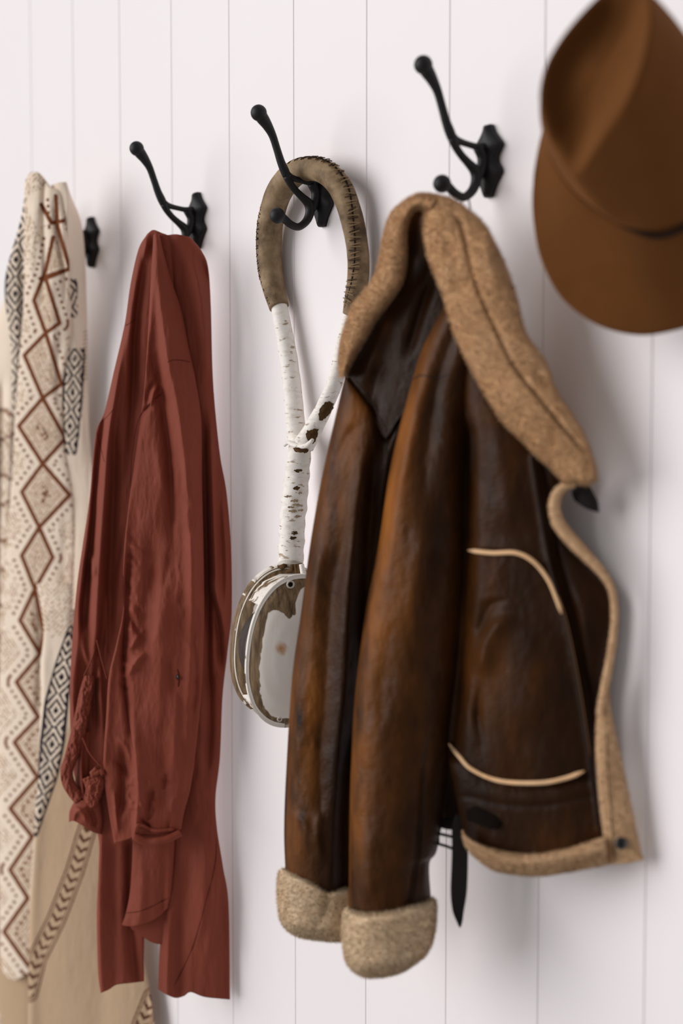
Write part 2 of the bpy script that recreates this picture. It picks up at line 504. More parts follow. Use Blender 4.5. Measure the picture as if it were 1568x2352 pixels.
def on_patch(p, pts, n, extra=0.0, smooth=3):
    """curve through photograph points laid on the surface of a patch"""
    c = smooth_curve(np.asarray(pts, float), n)
    X = p.X.reshape(-1); Y = p.Y.reshape(-1); P = p.P.reshape(-1, 3)
    dep = (P - CAM) @ FWD
    d = np.empty(n)
    for k in range(n):
        dd = (X - c[k, 0]) ** 2 + (Y - c[k, 1]) ** 2
        q = np.argpartition(dd, 4)[:4]; w = 1 / (dd[q] + .5)
        d[k] = (dep[q] * w).sum() / w.sum()
    for _ in range(smooth):
        d[1:-1] = (d[:-2] + 2 * d[1:-1] + d[2:]) / 4
    r = ray(c[:, 0], c[:, 1])
    Q = CAM + r * d[:, None]
    return Q + to_cam(Q) * extra
def seam(name, p, pts, rad_px, mat, parent, n=40, extra=0.0, sides=8, taper=True, **kw):
    Q = on_patch(p, pts, n, extra)
    rr = rad_px * np.linalg.norm(Q - CAM, axis=1) / F_PX
    if taper:
        t = np.linspace(0, 1, n); rr = rr * np.clip(np.minimum(t, 1 - t) * 12 + .35, 0, 1)
    return tube(name, Q, rr, mat, parent, sides, **kw)
# ================================================================== pulley block on a rope sling
Z_B = float(proj((HX[1], -0.03, HZ))[2])
ROPE_OFF = 0.034
leather_w = Mat('scuffed_leather_wrap', 0.7, 0.3)
_n1 = leather_w.noise(38, 5, 0.6); _n2 = leather_w.noise(16, 3)
leather_w.color(leather_w.mix(leather_w.ramp(_n2, [(0.42, 0.0), (0.62, 1.0)]),
    leather_w.ramp(_n1, [(0.3, srgb(96, 76, 52)), (0.52, srgb(150, 126, 96)), (0.75, srgb(178, 154, 124))]),
    leather_w.ramp(_n1, [(0.3, srgb(62, 46, 30)), (0.7, srgb(120, 96, 68))])))
leather_w.bump(leather_w.noise(180, 4), 0.4, 0.0006)
thread = Mat('waxed_thread', 0.8, 0.2); thread.color(srgb(74, 56, 40))
thread_l = Mat('pale_waxed_thread', 0.8, 0.2); thread_l.color(srgb(150, 124, 94))
dark_gap = Mat('dark_seam', 0.9, 0.1); dark_gap.color(srgb(34, 25, 18))
rope_paint = Mat('chipped_rope_paint', 0.55, 0.35)
_r = rope_paint.noise(70, 5, 0.6, stretch=(1, 1, 2.2)); _r2 = rope_paint.noise(22, 3)
rope_paint.color(rope_paint.mix(rope_paint.ramp(rope_paint.noise(120, 4, 0.6, stretch=(0.5, 0.5, 1.6)), [(0.60, 0.0), (0.66, 1.0)]),
    rope_paint.ramp(_r, [(0.3, srgb(226, 216, 204)), (0.5, srgb(246, 241, 234))]), srgb(176, 156, 134)))
rope_paint.bump(rope_paint.noise(150, 4, stretch=(0.6, 0.6, 1.5)), 0.6, 0.0012)
bare = Mat('bare_dark_rope', 0.9, 0.2)
bare.color(bare.mix(bare.noise(160, 4), srgb(48, 34, 20), srgb(104, 76, 44))); bare.bump(bare.noise(260, 3), 0.6, 0.001)

block = empty('pulley_block', at_off(np.array(640.), np.array(1660.), 0.03))
pxB = Z_B / F_PX
def rope_path(pts, n, off=ROPE_OFF):
    c = smooth_curve(np.array(pts, float), n)
    o = off if np.isscalar(off) else np.interp(np.linspace(0, 1, n), np.linspace(0, 1, len(off)), off)
    P = at_off(c[:, 0], c[:, 1], o)
    return P, c[:, 2] * np.linalg.norm(P - CAM, axis=1) / F_PX * 0.985
LW = [(641, 706, 23), (630, 668, 26), (621, 620, 28), (618, 560, 29), (623, 500, 29.5), (640, 443, 30), (672, 402, 29.5), (712, 388, 27), (750, 398, 27), (782, 432, 27.5),
      (803, 485, 27), (817, 545, 26), (823, 600, 25.5), (821, 650, 25), (812, 695, 23), (806, 722, 20)]
P, R_ = rope_path(LW, 150, [.020, .020, .021, .024, .030, .032, .030, .024, .020, .019, .018])
R_ = R_ * (1 + 0.05 * fbm(np.arange(150) / 9.0, np.zeros(150), 4))
wrap = tube('leather_wrap', P, R_, leather_w.m, block, sides=24)
tag(wrap, 'scuffed brown leather sewn round the rope')
# seam and stitches of the leather
T_ = np.gradient(P, axis=0); T_ /= np.linalg.norm(T_, axis=1)[:, None]
TCm = to_cam(P); cen = P.mean(0)
outw = P - cen; outw -= T_ * (outw * T_).sum(1)[:, None]; outw -= TCm * (outw * TCm).sum(1)[:, None]; outw /= np.linalg.norm(outw, axis=1)[:, None]
tcn = TCm - T_ * (TCm * T_).sum(1)[:, None]; tcn /= np.linalg.norm(tcn, axis=1)[:, None]
tpar = np.linspace(0, 1, 150)
phi = np.radians(np.interp(tpar, [0, .1, .25, .42, .52, .6, .7, .8, .9, 1], [70, 86, 86, 80, 72, 50, 10, -14, -35, -58]))
Sd = np.cos(phi)[:, None] * tcn + np.sin(phi)[:, None] * outw
Sp = P + Sd * (R_ * 0.985)[:, None]
tube('seam_gap', Sp[3:-2], np.full(145, 0.0011), dark_gap.m, wrap, sides=6)
# one stitch: a short arch of thread
sa = np.linspace(-1, 1, 7)
SV, SF = tube_arrays(np.column_stack([sa * 0.0068, 0 * sa, 0.0012 * (1 - sa ** 2) - 0.0003]), 0.00075, 5)
def stitch_mesh(mat):
    me = bpy.data.meshes.new('stitch'); me.from_pydata(SV.tolist(), [], SF); me.materials.append(mat); return me
sm = [stitch_mesh(thread.m), stitch_mesh(thread_l.m)]
for k in range(96):
    f = 0.03 + 0.945 * k / 95
    q = f * 149; i0 = int(q)
    c_ = Sp[i0]; nrm = Sd[i0]; tg = T_[i0]; acr = np.cross(nrm, tg); acr /= np.linalg.norm(acr)
    a_ = random.Random(k).uniform(-.28, .28)
    x_ = acr * math.cos(a_) + tg * math.sin(a_); y_ = np.cross(nrm, x_)
    s_ = random.Random(k + 900).uniform(.85, 1.2)
    o = bpy.data.objects.new('stitch', sm[1 if (f > .55 and k % 3) else 0]); COL.objects.link(o)
    Mx = Matrix(((x_[0] * s_, y_[0], nrm[0], c_[0]), (x_[1] * s_, y_[1], nrm[1], c_[1]), (x_[2] * s_, y_[2], nrm[2], c_[2]), (0, 0, 0, 1)))
    o.parent = wrap; o.matrix_parent_inverse = wrap.matrix_world.inverted(); o.matrix_world = Mx
ROPES = []
def rope_tube(name, pts, n, off, lump=0.06, seed=1, spiral=0.0, mat=None):
    P, R = rope_path(pts, n, off)
    ROPES.append((P, R, *proj(P)))
    V, F = tube_arrays(P, R, 22)
    ang = np.tile(np.arange(22) / 22 * 2 * math.pi, n); s = np.repeat(np.arange(n), 22)
    Pc = np.repeat(P, 22, 0)
    k = 1 + lump * 2 * fbm(s / 7.0, ang * 1.5, seed) + spiral * np.sin(s * 0.55 + ang)
    V = Pc + (V - Pc) * k[:, None]
    return mesh_obj(name, V, F, mat or rope_paint.m, block)
ll = rope_tube('rope_leg', [(640, 700, 19), (647, 735, 20), (656, 785, 20.5), (665, 840, 21), (672, 900, 22), (677, 960, 22.5), (682, 1020, 22)], 70, [.020, .020, .022, .028], 0.05, 3, 0.012)
rl = rope_tube('rope_leg', [(808, 715, 16), (795, 765, 17), (780, 830, 18), (766, 885, 18.5), (745, 935, 19.5), (722, 980, 22), (698, 1022, 25)], 70, [.018, .020, .026, .038], 0.07, 5, 0.012)
nk = rope_tube('rope_neck', [(690, 1000, 24), (688, 1030, 28), (683, 1080, 28.5), (678, 1130, 29.5), (673, 1180, 30.5), (670, 1220, 30.5), (668, 1260, 30), (667, 1296, 29.5)], 90, [.028, .032, .045, .06], 0.06, 8, 0.03)
tag(nk, 'white painted rope neck with wrapped ridges')
# seizing: ridge and flakes at the fork, bare patches where the paint is gone
Pj, Rj = rope_path([(653, 1024, 3), (662, 1016, 5), (674, 1022, 6), (690, 1026, 5), (706, 1022, 6), (718, 1010, 4)], 26, .040)
tube('seizing', Pj + to_cam(Pj) * .014, Rj, rope_paint.m, block, 12)
def rope_front(q):
    """points on the viewer's side of whichever rope lies there"""
    out = []
    for x, y in q:
        best = None
        for P, R, X, Y, Z in ROPES:
            k = int(np.argmin((X - x) ** 2 + (Y - y) ** 2)); d_ = math.hypot(X[k] - x, Y[k] - y) * Z[k] / F_PX
            z = Z[k] - math.sqrt(max(R[k] ** 2 - d_ ** 2, 0)) - .0016
            if best is None or z < best: best = z
        out.append(CAM + ray(np.array(x), np.array(y)) * best)
    return np.array(out)
scuff = Mat('scuffed_rope_paint', 0.85, 0.2); scuff.color(scuff.mix(scuff.noise(200, 3), srgb(150, 126, 100), srgb(190, 170, 146)))
def flake_patch(pts, seed, mat=None):
    """a ragged island of bare rope, wrapped on the rope surface"""
    c = np.array(pts, float); cc = c.mean(0)
    out = smooth_curve(c, 28, closed=True); r = random.Random(seed)
    rings = []
    for f in (1.0, 0.6, 0.25):
        q = cc + (out - cc) * f
        q = q + np.array([[r.uniform(-1.6, 1.6), r.uniform(-1.6, 1.6)] for _ in q]) * f
        rings.append(rope_front(q))
    V = np.vstack(rings); F = grid_faces(3, 28, wrap=True).tolist() + [[56 + k for k in range(28)]]
    mesh_obj('bare_patch', V, F, mat or bare.m, block)
flake_patch([(735, 938), (747, 925), (763, 924), (765, 938), (757, 952), (745, 962), (733, 966), (731, 952)], 1)
flake_patch([(703, 992), (716, 987), (730, 985), (729, 1002), (722, 1016), (710, 1018), (704, 1006)], 2)
flake_patch([(673, 1029), (690, 1029), (707, 1032), (703, 1039), (688, 1040), (677, 1036)], 3)
for (x, y, w, h) in ((684, 1081, 9, 3), (681, 1121, 8, 4), (689, 1132, 5, 2), (676, 1150, 9, 2.5), (680, 1160, 11, 2.5), (672, 1174, 10, 2.5), (684, 1186, 8, 2.5), (676, 1224, 8, 3.5), (673, 1236, 8, 3), (662, 1140, 9, 2), (690, 1172, 8, 2.2), (668, 1165, 8, 2)):
    flake_patch([(x - w, y), (x - w * .4, y - h), (x + w * .6, y - h), (x + w, y), (x + w * .4, y + h), (x - w * .5, y + h)], int(x * 7 + y), bare.m if (x, y) in ((681, 1121), (676, 1224), (673, 1236), (684, 1081)) else scuff.m)
# frayed strands between rope and block
for k, (a_, b_, c_) in enumerate((((680, 1296), (684, 1318), (683, 1345)), ((672, 1296), (672, 1306), (660, 1312)), ((688, 1294), (690, 1320), (689, 1360)), ((655, 1298), (648, 1302), (640, 1300)), ((692, 1296), (697, 1330), (694, 1400)))):
    Pq, Rq = rope_path([a_ + (6,), b_ + (6.5,), c_ + (4.5,)], 20, .066)
    tube('strand', Pq, Rq, bare.m if k != 4 else rope_paint.m, block, 8)

# ---- the wooden block: two cheeks, spacers and the sheave between them
wood_p = Mat('flaking_white_paint_on_wood', 0.55, 0.35)
_w = wood_p.attr('wear')
_grain = wood_p.noise(60, 4, 0.6, stretch=(3, 3, 0.35))
_raw = wood_p.ramp(_grain, [(0.3, srgb(70, 52, 34)), (0.5, srgb(122, 98, 70)), (0.72, srgb(158, 132, 100))])
_pt = wood_p.mix(wood_p.noise(24, 3), srgb(238, 230, 219), srgb(246, 240, 232))
_rust = wood_p.attr('rust')
_pt = wood_p.mix(_rust, _pt, srgb(196, 140, 84))
wood_p.color(wood_p.mix(wood_p.ramp(_w, [(0.47, 0.0), (0.53, 1.0)]), _pt, _raw))
wood_p.bump(_w, 0.6, -0.0010); wood_p.bump(_grain, 0.15, 0.0008)
iron_s = Mat('dull_iron_sheave', 0.42, 0.5); iron_s.color(iron_s.mix(iron_s.noise(90, 3), srgb(38, 34, 32), srgb(66, 58, 54))); iron_s.bump(iron_s.noise(200, 3), 0.3, .0005)
th = math.radians(17)
toC = -FWD_H
e_s = math.cos(th) * RIGHT - math.sin(th) * toC
e_n = math.cos(th) * toC + math.sin(th) * RIGHT
B_OFF = 0.082
Zb = float(proj(at_off(np.array(625.), np.array(1490.), B_OFF))[2]); pb = Zb / F_PX
up_ = np.array([0, 0, 1.0])
def oval(h, w, n=72, pw=2.3, lean=0.0):
    a = np.linspace(0, 2 * math.pi, n, endpoint=False)
    x = np.sign(np.cos(a)) * np.abs(np.cos(a)) ** (2 / pw) * w; z = np.sign(np.sin(a)) * np.abs(np.sin(a)) ** (2 / pw) * h
    return np.column_stack([x + lean * z, z])
def cheek(name, center, h, w, t, seed, lean, strip_left):
    """rounded oval wooden shell; center in the block's frame"""
    prof_ = [(-t / 2, .90), (-t / 2 + .003, .97), (-t / 4, 1.0), (t / 4, 1.0), (t / 2 - .003, .955), (t / 2 + .0015, .86), (t / 2 + .0065, .70), (t / 2 + .011, .45), (t / 2 + .013, .2)]
    n = 144
    base = oval(h, w, n, 2.25, lean)
    pr_ = np.array(prof_)
    # refine the profile
    tt = np.linspace(0, 1, 46); s = np.linspace(0, 1, len(pr_))
    dn = np.interp(tt, s, pr_[:, 0]); scl = np.interp(tt, s, pr_[:, 1])
    V, wear, rust = [], [], []
    ang = np.arange(n) / n * 2 * math.pi
    for d_, s_ in zip(dn, scl):
        x = base[:, 0] * s_; z = base[:, 1] * s_
        V.append(center + x[:, None] * e_s + z[:, None] * up_ + d_ * e_n)
        face = d_ > t / 2 - .004
        nz = fbm(x / .010, z / .016, seed, 5)
        nf = fbm(x / .003, z / .005, seed + 2, 3)
        if face:
            # band of bare wood round the rim: broad at upper left, thin along the left, ragged
            lf = np.clip(-np.cos(ang), 0, 1)
            topl = np.exp(-((ang - math.radians(112)) / .33) ** 2)
            bot = np.exp(-((ang - math.radians(262)) / .35) ** 2)
            band = .07 + .19 * lf ** 2 + .42 * topl + .06 * bot
            wv = .5 + ((s_ - (1 - band)) * 4.0) + nz * .28 + nf * .18
            spot = np.exp(-(((x + .004) / .004) ** 2 + ((z - h * .55) / .010) ** 2))
            wv = np.maximum(wv, spot * 0.75 + nf * .3)
            if abs(d_ - (t / 2 - .003)) < .0007: wv = .33 + nz * .8 - .10 * lf
        else:
            # rim: mostly painted, chipped lines along it
            wv = .44 + nz * .75 + nf * .45 + strip_left * .25 * np.clip(-np.cos(ang), 0, 1) * (np.abs(np.sin(ang)) < .75)
            wv = np.where(np.sin(ang) > .8, wv - .08, wv)
        wear.append(np.clip(wv, 0, 1))
        rust.append(np.clip(np.exp(-(((x + .022) / .008) ** 2 + ((z - h * .06) / .008) ** 2)) * 1.4 + nf * .9 - .35, 0, 1) * (1.0 if face else 0.0))
    V = np.vstack(V); m = len(dn)
    F = grid_faces(m, n, wrap=True).tolist() + [list(range(n))[::-1], [(m - 1) * n + k for k in range(n)]]
    return mesh_obj(name, V, F, wood_p.m, block, attrs={'wear': np.concatenate(wear), 'rust': np.concatenate(rust)})
Cb = at_off(np.array(666.), np.array(1489.), B_OFF)
Hb = 172 * pb
front = cheek('cheek', Cb + e_n * .0195, Hb, 110 * pb, .014, 11, 0.10, 0.0)
rear = cheek('cheek', Cb - e_n * .054 + up_ * .004, Hb * 1.02, 114 * pb, .026, 23, 0.10, 1.0)
tag(front, 'white cheek with a flaked brown rim'); tag(rear, 'rear wooden cheek, paint mostly gone')
def filler(name, z0, z1, seed):
    n = 40
    o_ = oval(Hb * .95, 104 * pb, 200, 2.25, 0.10)
    sel = o_[(o_[:, 1] > z0) & (o_[:, 1] < z1)]
    zs = np.linspace(max(z0, o_[:, 1].min() * .99), min(z1, o_[:, 1].max() * .99), 14)
    V, wr = [], []
    for z in zs:
        q = o_[np.argsort(np.abs(o_[:, 1] - z))[:6]]
        xl, xr = q[:, 0].min(), q[:, 0].max()
        for d_ in np.linspace(-.046, .012, 12):
            for x in (xl, xr):
                V.append(Cb + x * e_s + z * up_ + d_ * e_n); wr.append(.45 + .6 * float(fbm(np.array(d_ / .006), np.array(z / .008), seed)))
    V = np.array(V).reshape(14, 12, 2, 3)
    A = np.concatenate([V[:, :, 0], V[:, ::-1, 1]], 1)
    Wr = np.array(wr).reshape(14, 12, 2); Wr = np.concatenate([Wr[:, :, 0], Wr[:, ::-1, 1]], 1)
    F = grid_faces(14, 24, wrap=True).tolist() + [list(range(24))[::-1], [13 * 24 + k for k in range(24)]]
    return mesh_obj(name, A.reshape(-1, 3), F, wood_p.m, block, attrs={'wear': np.clip(Wr.reshape(-1), 0, 1), 'rust': np.zeros(14 * 24)})
filler('spacer', Hb * .60, Hb * 1.0, 3); filler('spacer', -Hb * 1.0, -Hb * .66, 6)
def lathe_n(name, c, prof_, mat, parent, seg=40):
    a = np.linspace(0, 2 * math.pi, seg, endpoint=False)
    V = np.vstack([c + d_ * e_n + r_ * (np.cos(a)[:, None] * e_s + np.sin(a)[:, None] * up_) for d_, r_ in prof_])
    F = grid_faces(len(prof_), seg, wrap=True).tolist() + [list(range(seg))[::-1], [(len(prof_) - 1) * seg + k for k in range(seg)]]
    return mesh_obj(name, V, F, mat, parent)
Cs = Cb - e_n * .0150 - up_ * .002
lathe_n('sheave', Cs, [(-.022, .012), (-.022, .0575), (-.018, .0600), (-.005, .0585), (0, .0575), (.005, .0585), (.018, .0600), (.022, .0575), (.022, .012)], iron_s.m, block, 64)
lathe_n('sheave_pin', Cs, [(-.03, .008), (.026, .008)], iron_s.m, block, 20)
# eyelet ring near the top of the front cheek, small nail at its foot
def ring_on(name, px_, py_, r_out, r_tube, mat, par, dep):
    d = ray(np.array(px_), np.array(py_)); P0 = Cb + e_n * dep
    t = ((P0 - CAM) @ e_n) / (d @ e_n); c = CAM + t * d
    a = np.linspace(0, 2 * math.pi, 25)
    return tube(name, c + r_out * (np.cos(a)[:, None] * e_s + np.sin(a)[:, None] * up_), r_tube, mat, par, 8, cap=False), c
metal = Mat('painted_metal_eyelet', 0.4, 0.5); metal.color(srgb(214, 206, 196))
rg, rc = ring_on('eyelet', 667, 1342.5, 7.4 * pb, 1.8 * pb, metal.m, front, .034)
lathe_n('eyelet_hole', rc - e_n * .001, [(-.001, 6.3 * pb), (.0006, 6.3 * pb)], dark_gap.m, front, 20)
rg2, rc2 = ring_on('nail', 642, 1652, 4.5 * pb, 1.3 * pb, metal.m, front, .034)
tag(block, 'white painted wooden pulley block hanging by a leather-wrapped rope loop', 'pulley')

# ================================================================== hat
felt = Mat('brown_wool_felt', 0.95, 0.15)
felt.color(felt.mix(felt.noise(28, 4), srgb(92, 55, 24), srgb(106, 65, 29))); felt.bump(felt.noise(700, 3), 0.25, .0006); felt.sheen(0.25, 0.5, srgb(190, 130, 80))
band_m = Mat('dark_hat_band', 0.8, 0.2); band_m.color(srgb(38, 22, 14))
hat = empty('felt_hat', at_off(np.array(1480.), np.array(520.), 0.02))
def ring_px(pts, n=120):
    return smooth_curve(np.array(pts, float), n, closed=True)
BASE = [(1258, 325, .135), (1295, 412, .135), (1375, 486, .12), (1476, 537, .10), (1568, 524, .08), (1650, 470, .06), (1700, 380, .05), (1705, 280, .05), (1660, 180, .06), (1570, 120, .08), (1460, 105, .105), (1345, 140, .13), (1275, 225, .137)]
BRIM = [(1247, 302, .122), (1228, 390, .122), (1223, 450, .120), (1228, 520, .117), (1245, 600, .112), (1290, 683, .10), (1365, 742, .085), (1450, 768, .07), (1525, 764, .055), (1610, 735, .035), (1690, 660, .022), (1740, 540, .015), (1745, 380, .015), (1695, 220, .02), (1600, 110, .04), (1480, 85, .07), (1370, 125, .10), (1290, 205, .118)]
RIM = [(1278, 349, .190), (1318, 404, .185), (1361, 349, .195), (1396, 296, .20), (1431, 244, .205), (1462, 181, .205), (1485, 105, .20), (1494, 35, .195), (1484, -25, .185), (1440, -42, .19), (1395, -28, .195), (1337, 26, .205), (1285, 91, .212), (1250, 157, .214), (1238, 227, .21), (1253, 296, .20)]
def by_angle(pts, c, n=140, start=-math.pi):
    C = ring_px(pts, 600); d = C[:, :2] - np.array(c)
    a = np.unwrap(np.arctan2(d[:, 1], d[:, 0]))
    if a[-1] < a[0]: a = a[::-1]; C = C[::-1]
    a0 = a[0]; t = np.linspace(0, 2 * math.pi, n, endpoint=False) 
    aa = np.concatenate([a, [a[0] + 2 * math.pi]]); CC = np.vstack([C, C[0]])
    tt = a0 + np.mod(t - a0, 2 * math.pi)
    return np.stack([np.interp(tt, aa, CC[:, j]) for j in range(3)], 1)
rb = by_angle(BASE, (1480, 325)); ro = by_angle(BRIM, (1480, 425)); rr = by_angle(RIM, (1372, 180))
def px3(q): return at_off(q[:, 0], q[:, 1], q[:, 2])
NB = 140
br = []
for f in np.linspace(0, 1, 22):
    q = rb * (1 - f) + ro * f; q = q.copy(); q[:, 2] -= .006 * math.sin(math.pi * f)
    br.append(px3(q))
V = np.vstack(br)
brim = mesh_obj('brim', V, grid_faces(22, NB, wrap=True), felt.m, hat)
sl = brim.modifiers.new('thickness', 'SOLIDIFY'); sl.thickness = 0.003; sl.offset = 0
b3, r3 = px3(rb), px3(rr)
ctr = np.array([1380., 170., .19]); 
rings = []
for f in np.linspace(0, 1, 26):
    g = f
    q = b3 * (1 - g) + r3 * g
    ax = (r3.mean(0) - b3.mean(0)); 
    cq = q.mean(0)
    rad = q - cq
    rings.append(cq + rad * (1 + 0.07 * math.sin(math.pi * f)))
axis = r3.mean(0) - b3.mean(0); axis /= np.linalg.norm(axis)
cin = px3(np.array([[1372., 175., .20]]))[0]
tcc = to_cam(r3)
for f, dpt in ((.965, -.0012), (.92, -.002), (.86, -.0055), (.78, -.0115), (.68, -.018), (.56, -.0225), (.42, -.024), (.28, -.023), (.14, -.0215), (.04, -.021)):
    q = cin + (r3 - cin) * f
    rings.append(q + tcc * dpt)
V = np.vstack(rings); m = len(rings)
crown = mesh_obj('crown', V, grid_faces(m, NB, wrap=True).tolist() + [[(m - 1) * NB + k for k in range(NB)]], felt.m, hat)
ss = crown.modifiers.new('smooth', 'SMOOTH'); ss.factor = 0.5; ss.iterations = 3
sel = [k for k in range(NB) if rb[k, 1] > 470 or rb[k, 0] > 1600]
q = smooth_curve(np.array([(1420, 514, .113), (1476, 537, .102), (1520, 541, .092), (1568, 524, .082), (1650, 470, .062), (1700, 380, .052), (1706, 280, .052)], float), 60)
Pq = px3(q) ; tube('hat_band', Pq + to_cam(Pq) * .002, np.interp(np.linspace(0, 1, 60), [0, .15, 1], [.0006, .0028, .003]), band_m.m, hat, 10)
tag(hat, 'brown felt hat with teardrop crown hanging at the right', 'hat')
# ================================================================== rust red shirt
linen = Mat('rust_red_cotton', 0.72, 0.25)
_s = linen.noise(14, 3); 
linen.color(linen.mix(_s, srgb(124, 56, 39), srgb(140, 66, 48)))
linen.bump(linen.noise(900, 2, stretch=(1, 1, 0.5)), 0.18, .0005); linen.bump(linen.noise(55, 4, stretch=(1.6, 1.6, 0.8)), 0.22, .0015); linen.sheen(0.10, 0.35, srgb(240, 180, 165))
M_LIN = linen.m
thr_r = Mat('rust_thread', 0.9, 0.1); thr_r.color(srgb(92, 42, 33))
brass = Mat('dark_button', 0.35, 0.5); brass.color(srgb(30, 26, 28))
shirt = empty('shirt', at_off(np.array(400.), np.array(2290.), 0.03))
def sh_off(x, y): return 0.014 + 0.00044 * np.clip(530 - x, 0, 600) + 0 * y
NZ = [(2.6, 36, 150, 31), (1.1, 16, 48, 33)]
# back / right body panel
S1 = patch('body', [(378, 541), (392, 700), (395, 900), (390, 1300), (388, 1700), (378, 2000), (366, 2190), (363, 2272)],
    [(438, 545), (464, 578), (478, 615), (484, 700), (488, 850), (495, 950), (506, 1050), (520, 1130), (530, 1250), (532, 1400), (522, 1500), (511, 1600), (505, 1740), (495, 1830), (498, 1900), (512, 1990), (525, 2080), (528, 2296)],
    sh_off, M_LIN, shirt, T=[(405, 538)], B=[(378, 2282), (402, 2292), (422, 2288), (438, 2279), (470, 2290)], m=420, n=110, bulge=.012, power=.6, back=.01,
    folds=[([(430, 560), (452, 640), (470, 760), (474, 900)], 7, 16, 10), ([(455, 575), (480, 660), (487, 780)], -5, 9, 8),
           ([(482, 900), (487, 1100), (494, 1300), (498, 1500)], 9, 14, 9), ([(470, 1000, .4), (474, 1200, 1), (478, 1400, 1), (476, 1550, .3)], -10, 9, 10),
           ([(510, 1120), (520, 1300), (515, 1450)], 5, 8, 9), ([(480, 1310), (505, 1400), (520, 1480)], 7, 9, 12), ([(484, 1330), (500, 1440), (508, 1560)], -8, 8, 8),
           ([(478, 1500), (482, 1650), (474, 1800)], -7, 12, 10), ([(470, 1900), (468, 2050), (452, 2200)], 5, 22, 16), ([(430, 1950), (420, 2100), (415, 2270, 1)], -4, 18, 18),
           ([(500, 1960), (490, 2100), (470, 2230)], 4, 16, 10), ([(390, 2000), (385, 2200, 1), (384, 2285, 1)], 5, 10, 14), ([(508, 2050), (515, 2180), (515, 2290, 1)], -3, 12, 12)],
    noise=NZ, gain=1.6)
# left body panel with the other sleeve gathered in folds
S2 = patch('body', [(338, 537), (318, 572), (300, 650), (286, 745), (262, 850), (240, 945), (221, 990), (212, 1070), (205, 1150), (190, 1250), (176, 1350), (165, 1480), (160, 1600), (163, 1700), (170, 1780), (195, 1850), (225, 1920), (226, 2000), (222, 2100), (225, 2230), (231, 2281)],
    [(400, 545), (410, 700), (410, 900), (400, 1200), (390, 1600), (360, 1900), (338, 2050), (331, 2180), (331, 2254)], sh_off, M_LIN, shirt,
    T=[(352, 528), (372, 535)], B=[(250, 2273), (268, 2262), (300, 2258)], m=460, n=130, bulge=.012, power=.5, back=.012,
    folds=[([(335, 560, 1), (315, 650, 1), (300, 760, 1), (285, 900, .6), (270, 1000, 0)], 6, 12, 9),
           ([(328, 603, .5), (310, 747, 1), (306, 880, 1), (298, 1020, .5), (285, 1120, 0)], -9, 9, 12),
           ([(290, 760, 0), (268, 880, 1), (250, 1000, 1), (238, 1150, 1), (228, 1300, 1), (221, 1460, 1), (230, 1600, .5), (238, 1720, .2)], 11, 16, 9),
           ([(265, 800, 0), (240, 960, 1), (226, 1060, 1), (215, 1180, 1), (206, 1290, 1), (200, 1400, .6), (195, 1500, 0)], -11, 9, 8),
           ([(222, 1000, 0), (207, 1180, 1), (190, 1330, 1), (180, 1450, 1), (172, 1580, .4)], 8, 10, 10),
           ([(206, 1240), (198, 1320), (189, 1400), (194, 1480)], -9, 7, 8), ([(205, 1265), (213, 1300), (216, 1330)], 6, 6, 6),
           ([(260, 900, 0), (262, 1080, 1), (256, 1250, 1), (246, 1400, 1), (236, 1520, .5)], -8, 10, 11),
           ([(248, 1340), (244, 1450), (238, 1540)], 6, 7, 7), ([(228, 1430), (224, 1500), (218, 1600), (221, 1700)], -8, 7, 8),
           ([(200, 1420), (192, 1480), (205, 1540)], 5, 8, 6), ([(172, 1480), (166, 1580), (172, 1680)], 5, 7, 9),
           ([(232, 1930, 1), (228, 2050, 1), (230, 2200, 1), (234, 2280, 1)], 6, 8, 14), ([(262, 1960, 1), (262, 2080, 1), (265, 2240, .6)], -5, 18, 14),
           ([(300, 1950, 1), (298, 2100, 1), (310, 2250, 1)], -10, 16, 16), ([(290, 1190), (262, 1330), (250, 1480)], -5, 12, 9)],
    noise=NZ, gain=1.6)
# centre flap with a curved hem, its inside showing below
S3b = patch('hem_inside', [(292, 2100), (300, 2130), (312, 2140)], [(386, 2060), (384, 2120), (376, 2168)], sh_off, M_LIN, shirt, B=[(340, 2160), (360, 2168)], m=40, n=40, bulge=.002, lift=.004, back=.003)
S3 = patch('centre_flap', [(305, 1900), (303, 1980), (298, 2050), (288, 2100), (279, 2125)], [(402, 1900), (400, 1960), (394, 2040), (386, 2085)], sh_off, M_LIN, shirt,
    B=[(300, 2128), (330, 2122), (360, 2108)], m=120, n=60, bulge=.010, lift=.012, back=.004, folds=[([(330, 1940), (325, 2040), (318, 2120, 1)], 4, 18, 18), ([(380, 1950), (372, 2080, 1)], -4, 10, 10)], noise=NZ, gain=1.6)
# the front sleeve
_rw = random.Random(12)
PUCK = []
for k, y in enumerate(range(1230, 1570, 21)):
    x0 = float(np.interp(y, [1226, 1303, 1399, 1475, 1552], [292, 286, 288, 280, 272])); l = _rw.uniform(18, 46)
    PUCK.append(([(x0, y), (x0 + l * .5, y + _rw.uniform(4, 14)), (x0 + l, y + _rw.uniform(8, 30))], _rw.choice([-1, 1]) * _rw.uniform(1.0, 2.2), 5, 6))
for k in range(16):
    x0 = _rw.uniform(270, 400); y0 = _rw.uniform(1760, 1895); 
    PUCK.append(([(x0, y0), (x0 + _rw.uniform(-6, 6), y0 + 18), (x0 + _rw.uniform(-14, 14), y0 + _rw.uniform(28, 46))], _rw.choice([-1, 1]) * _rw.uniform(1.0, 2.4), 5, 6))
for k in range(12):
    x0 = _rw.uniform(330, 450); y0 = _rw.uniform(1000, 1700)
    PUCK.append(([(x0, y0), (x0 + _rw.uniform(-14, 14), y0 + 50), (x0 + _rw.uniform(-20, 20), y0 + 110)], _rw.choice([-1, 1]) * _rw.uniform(1.2, 2.6), 9, 11))
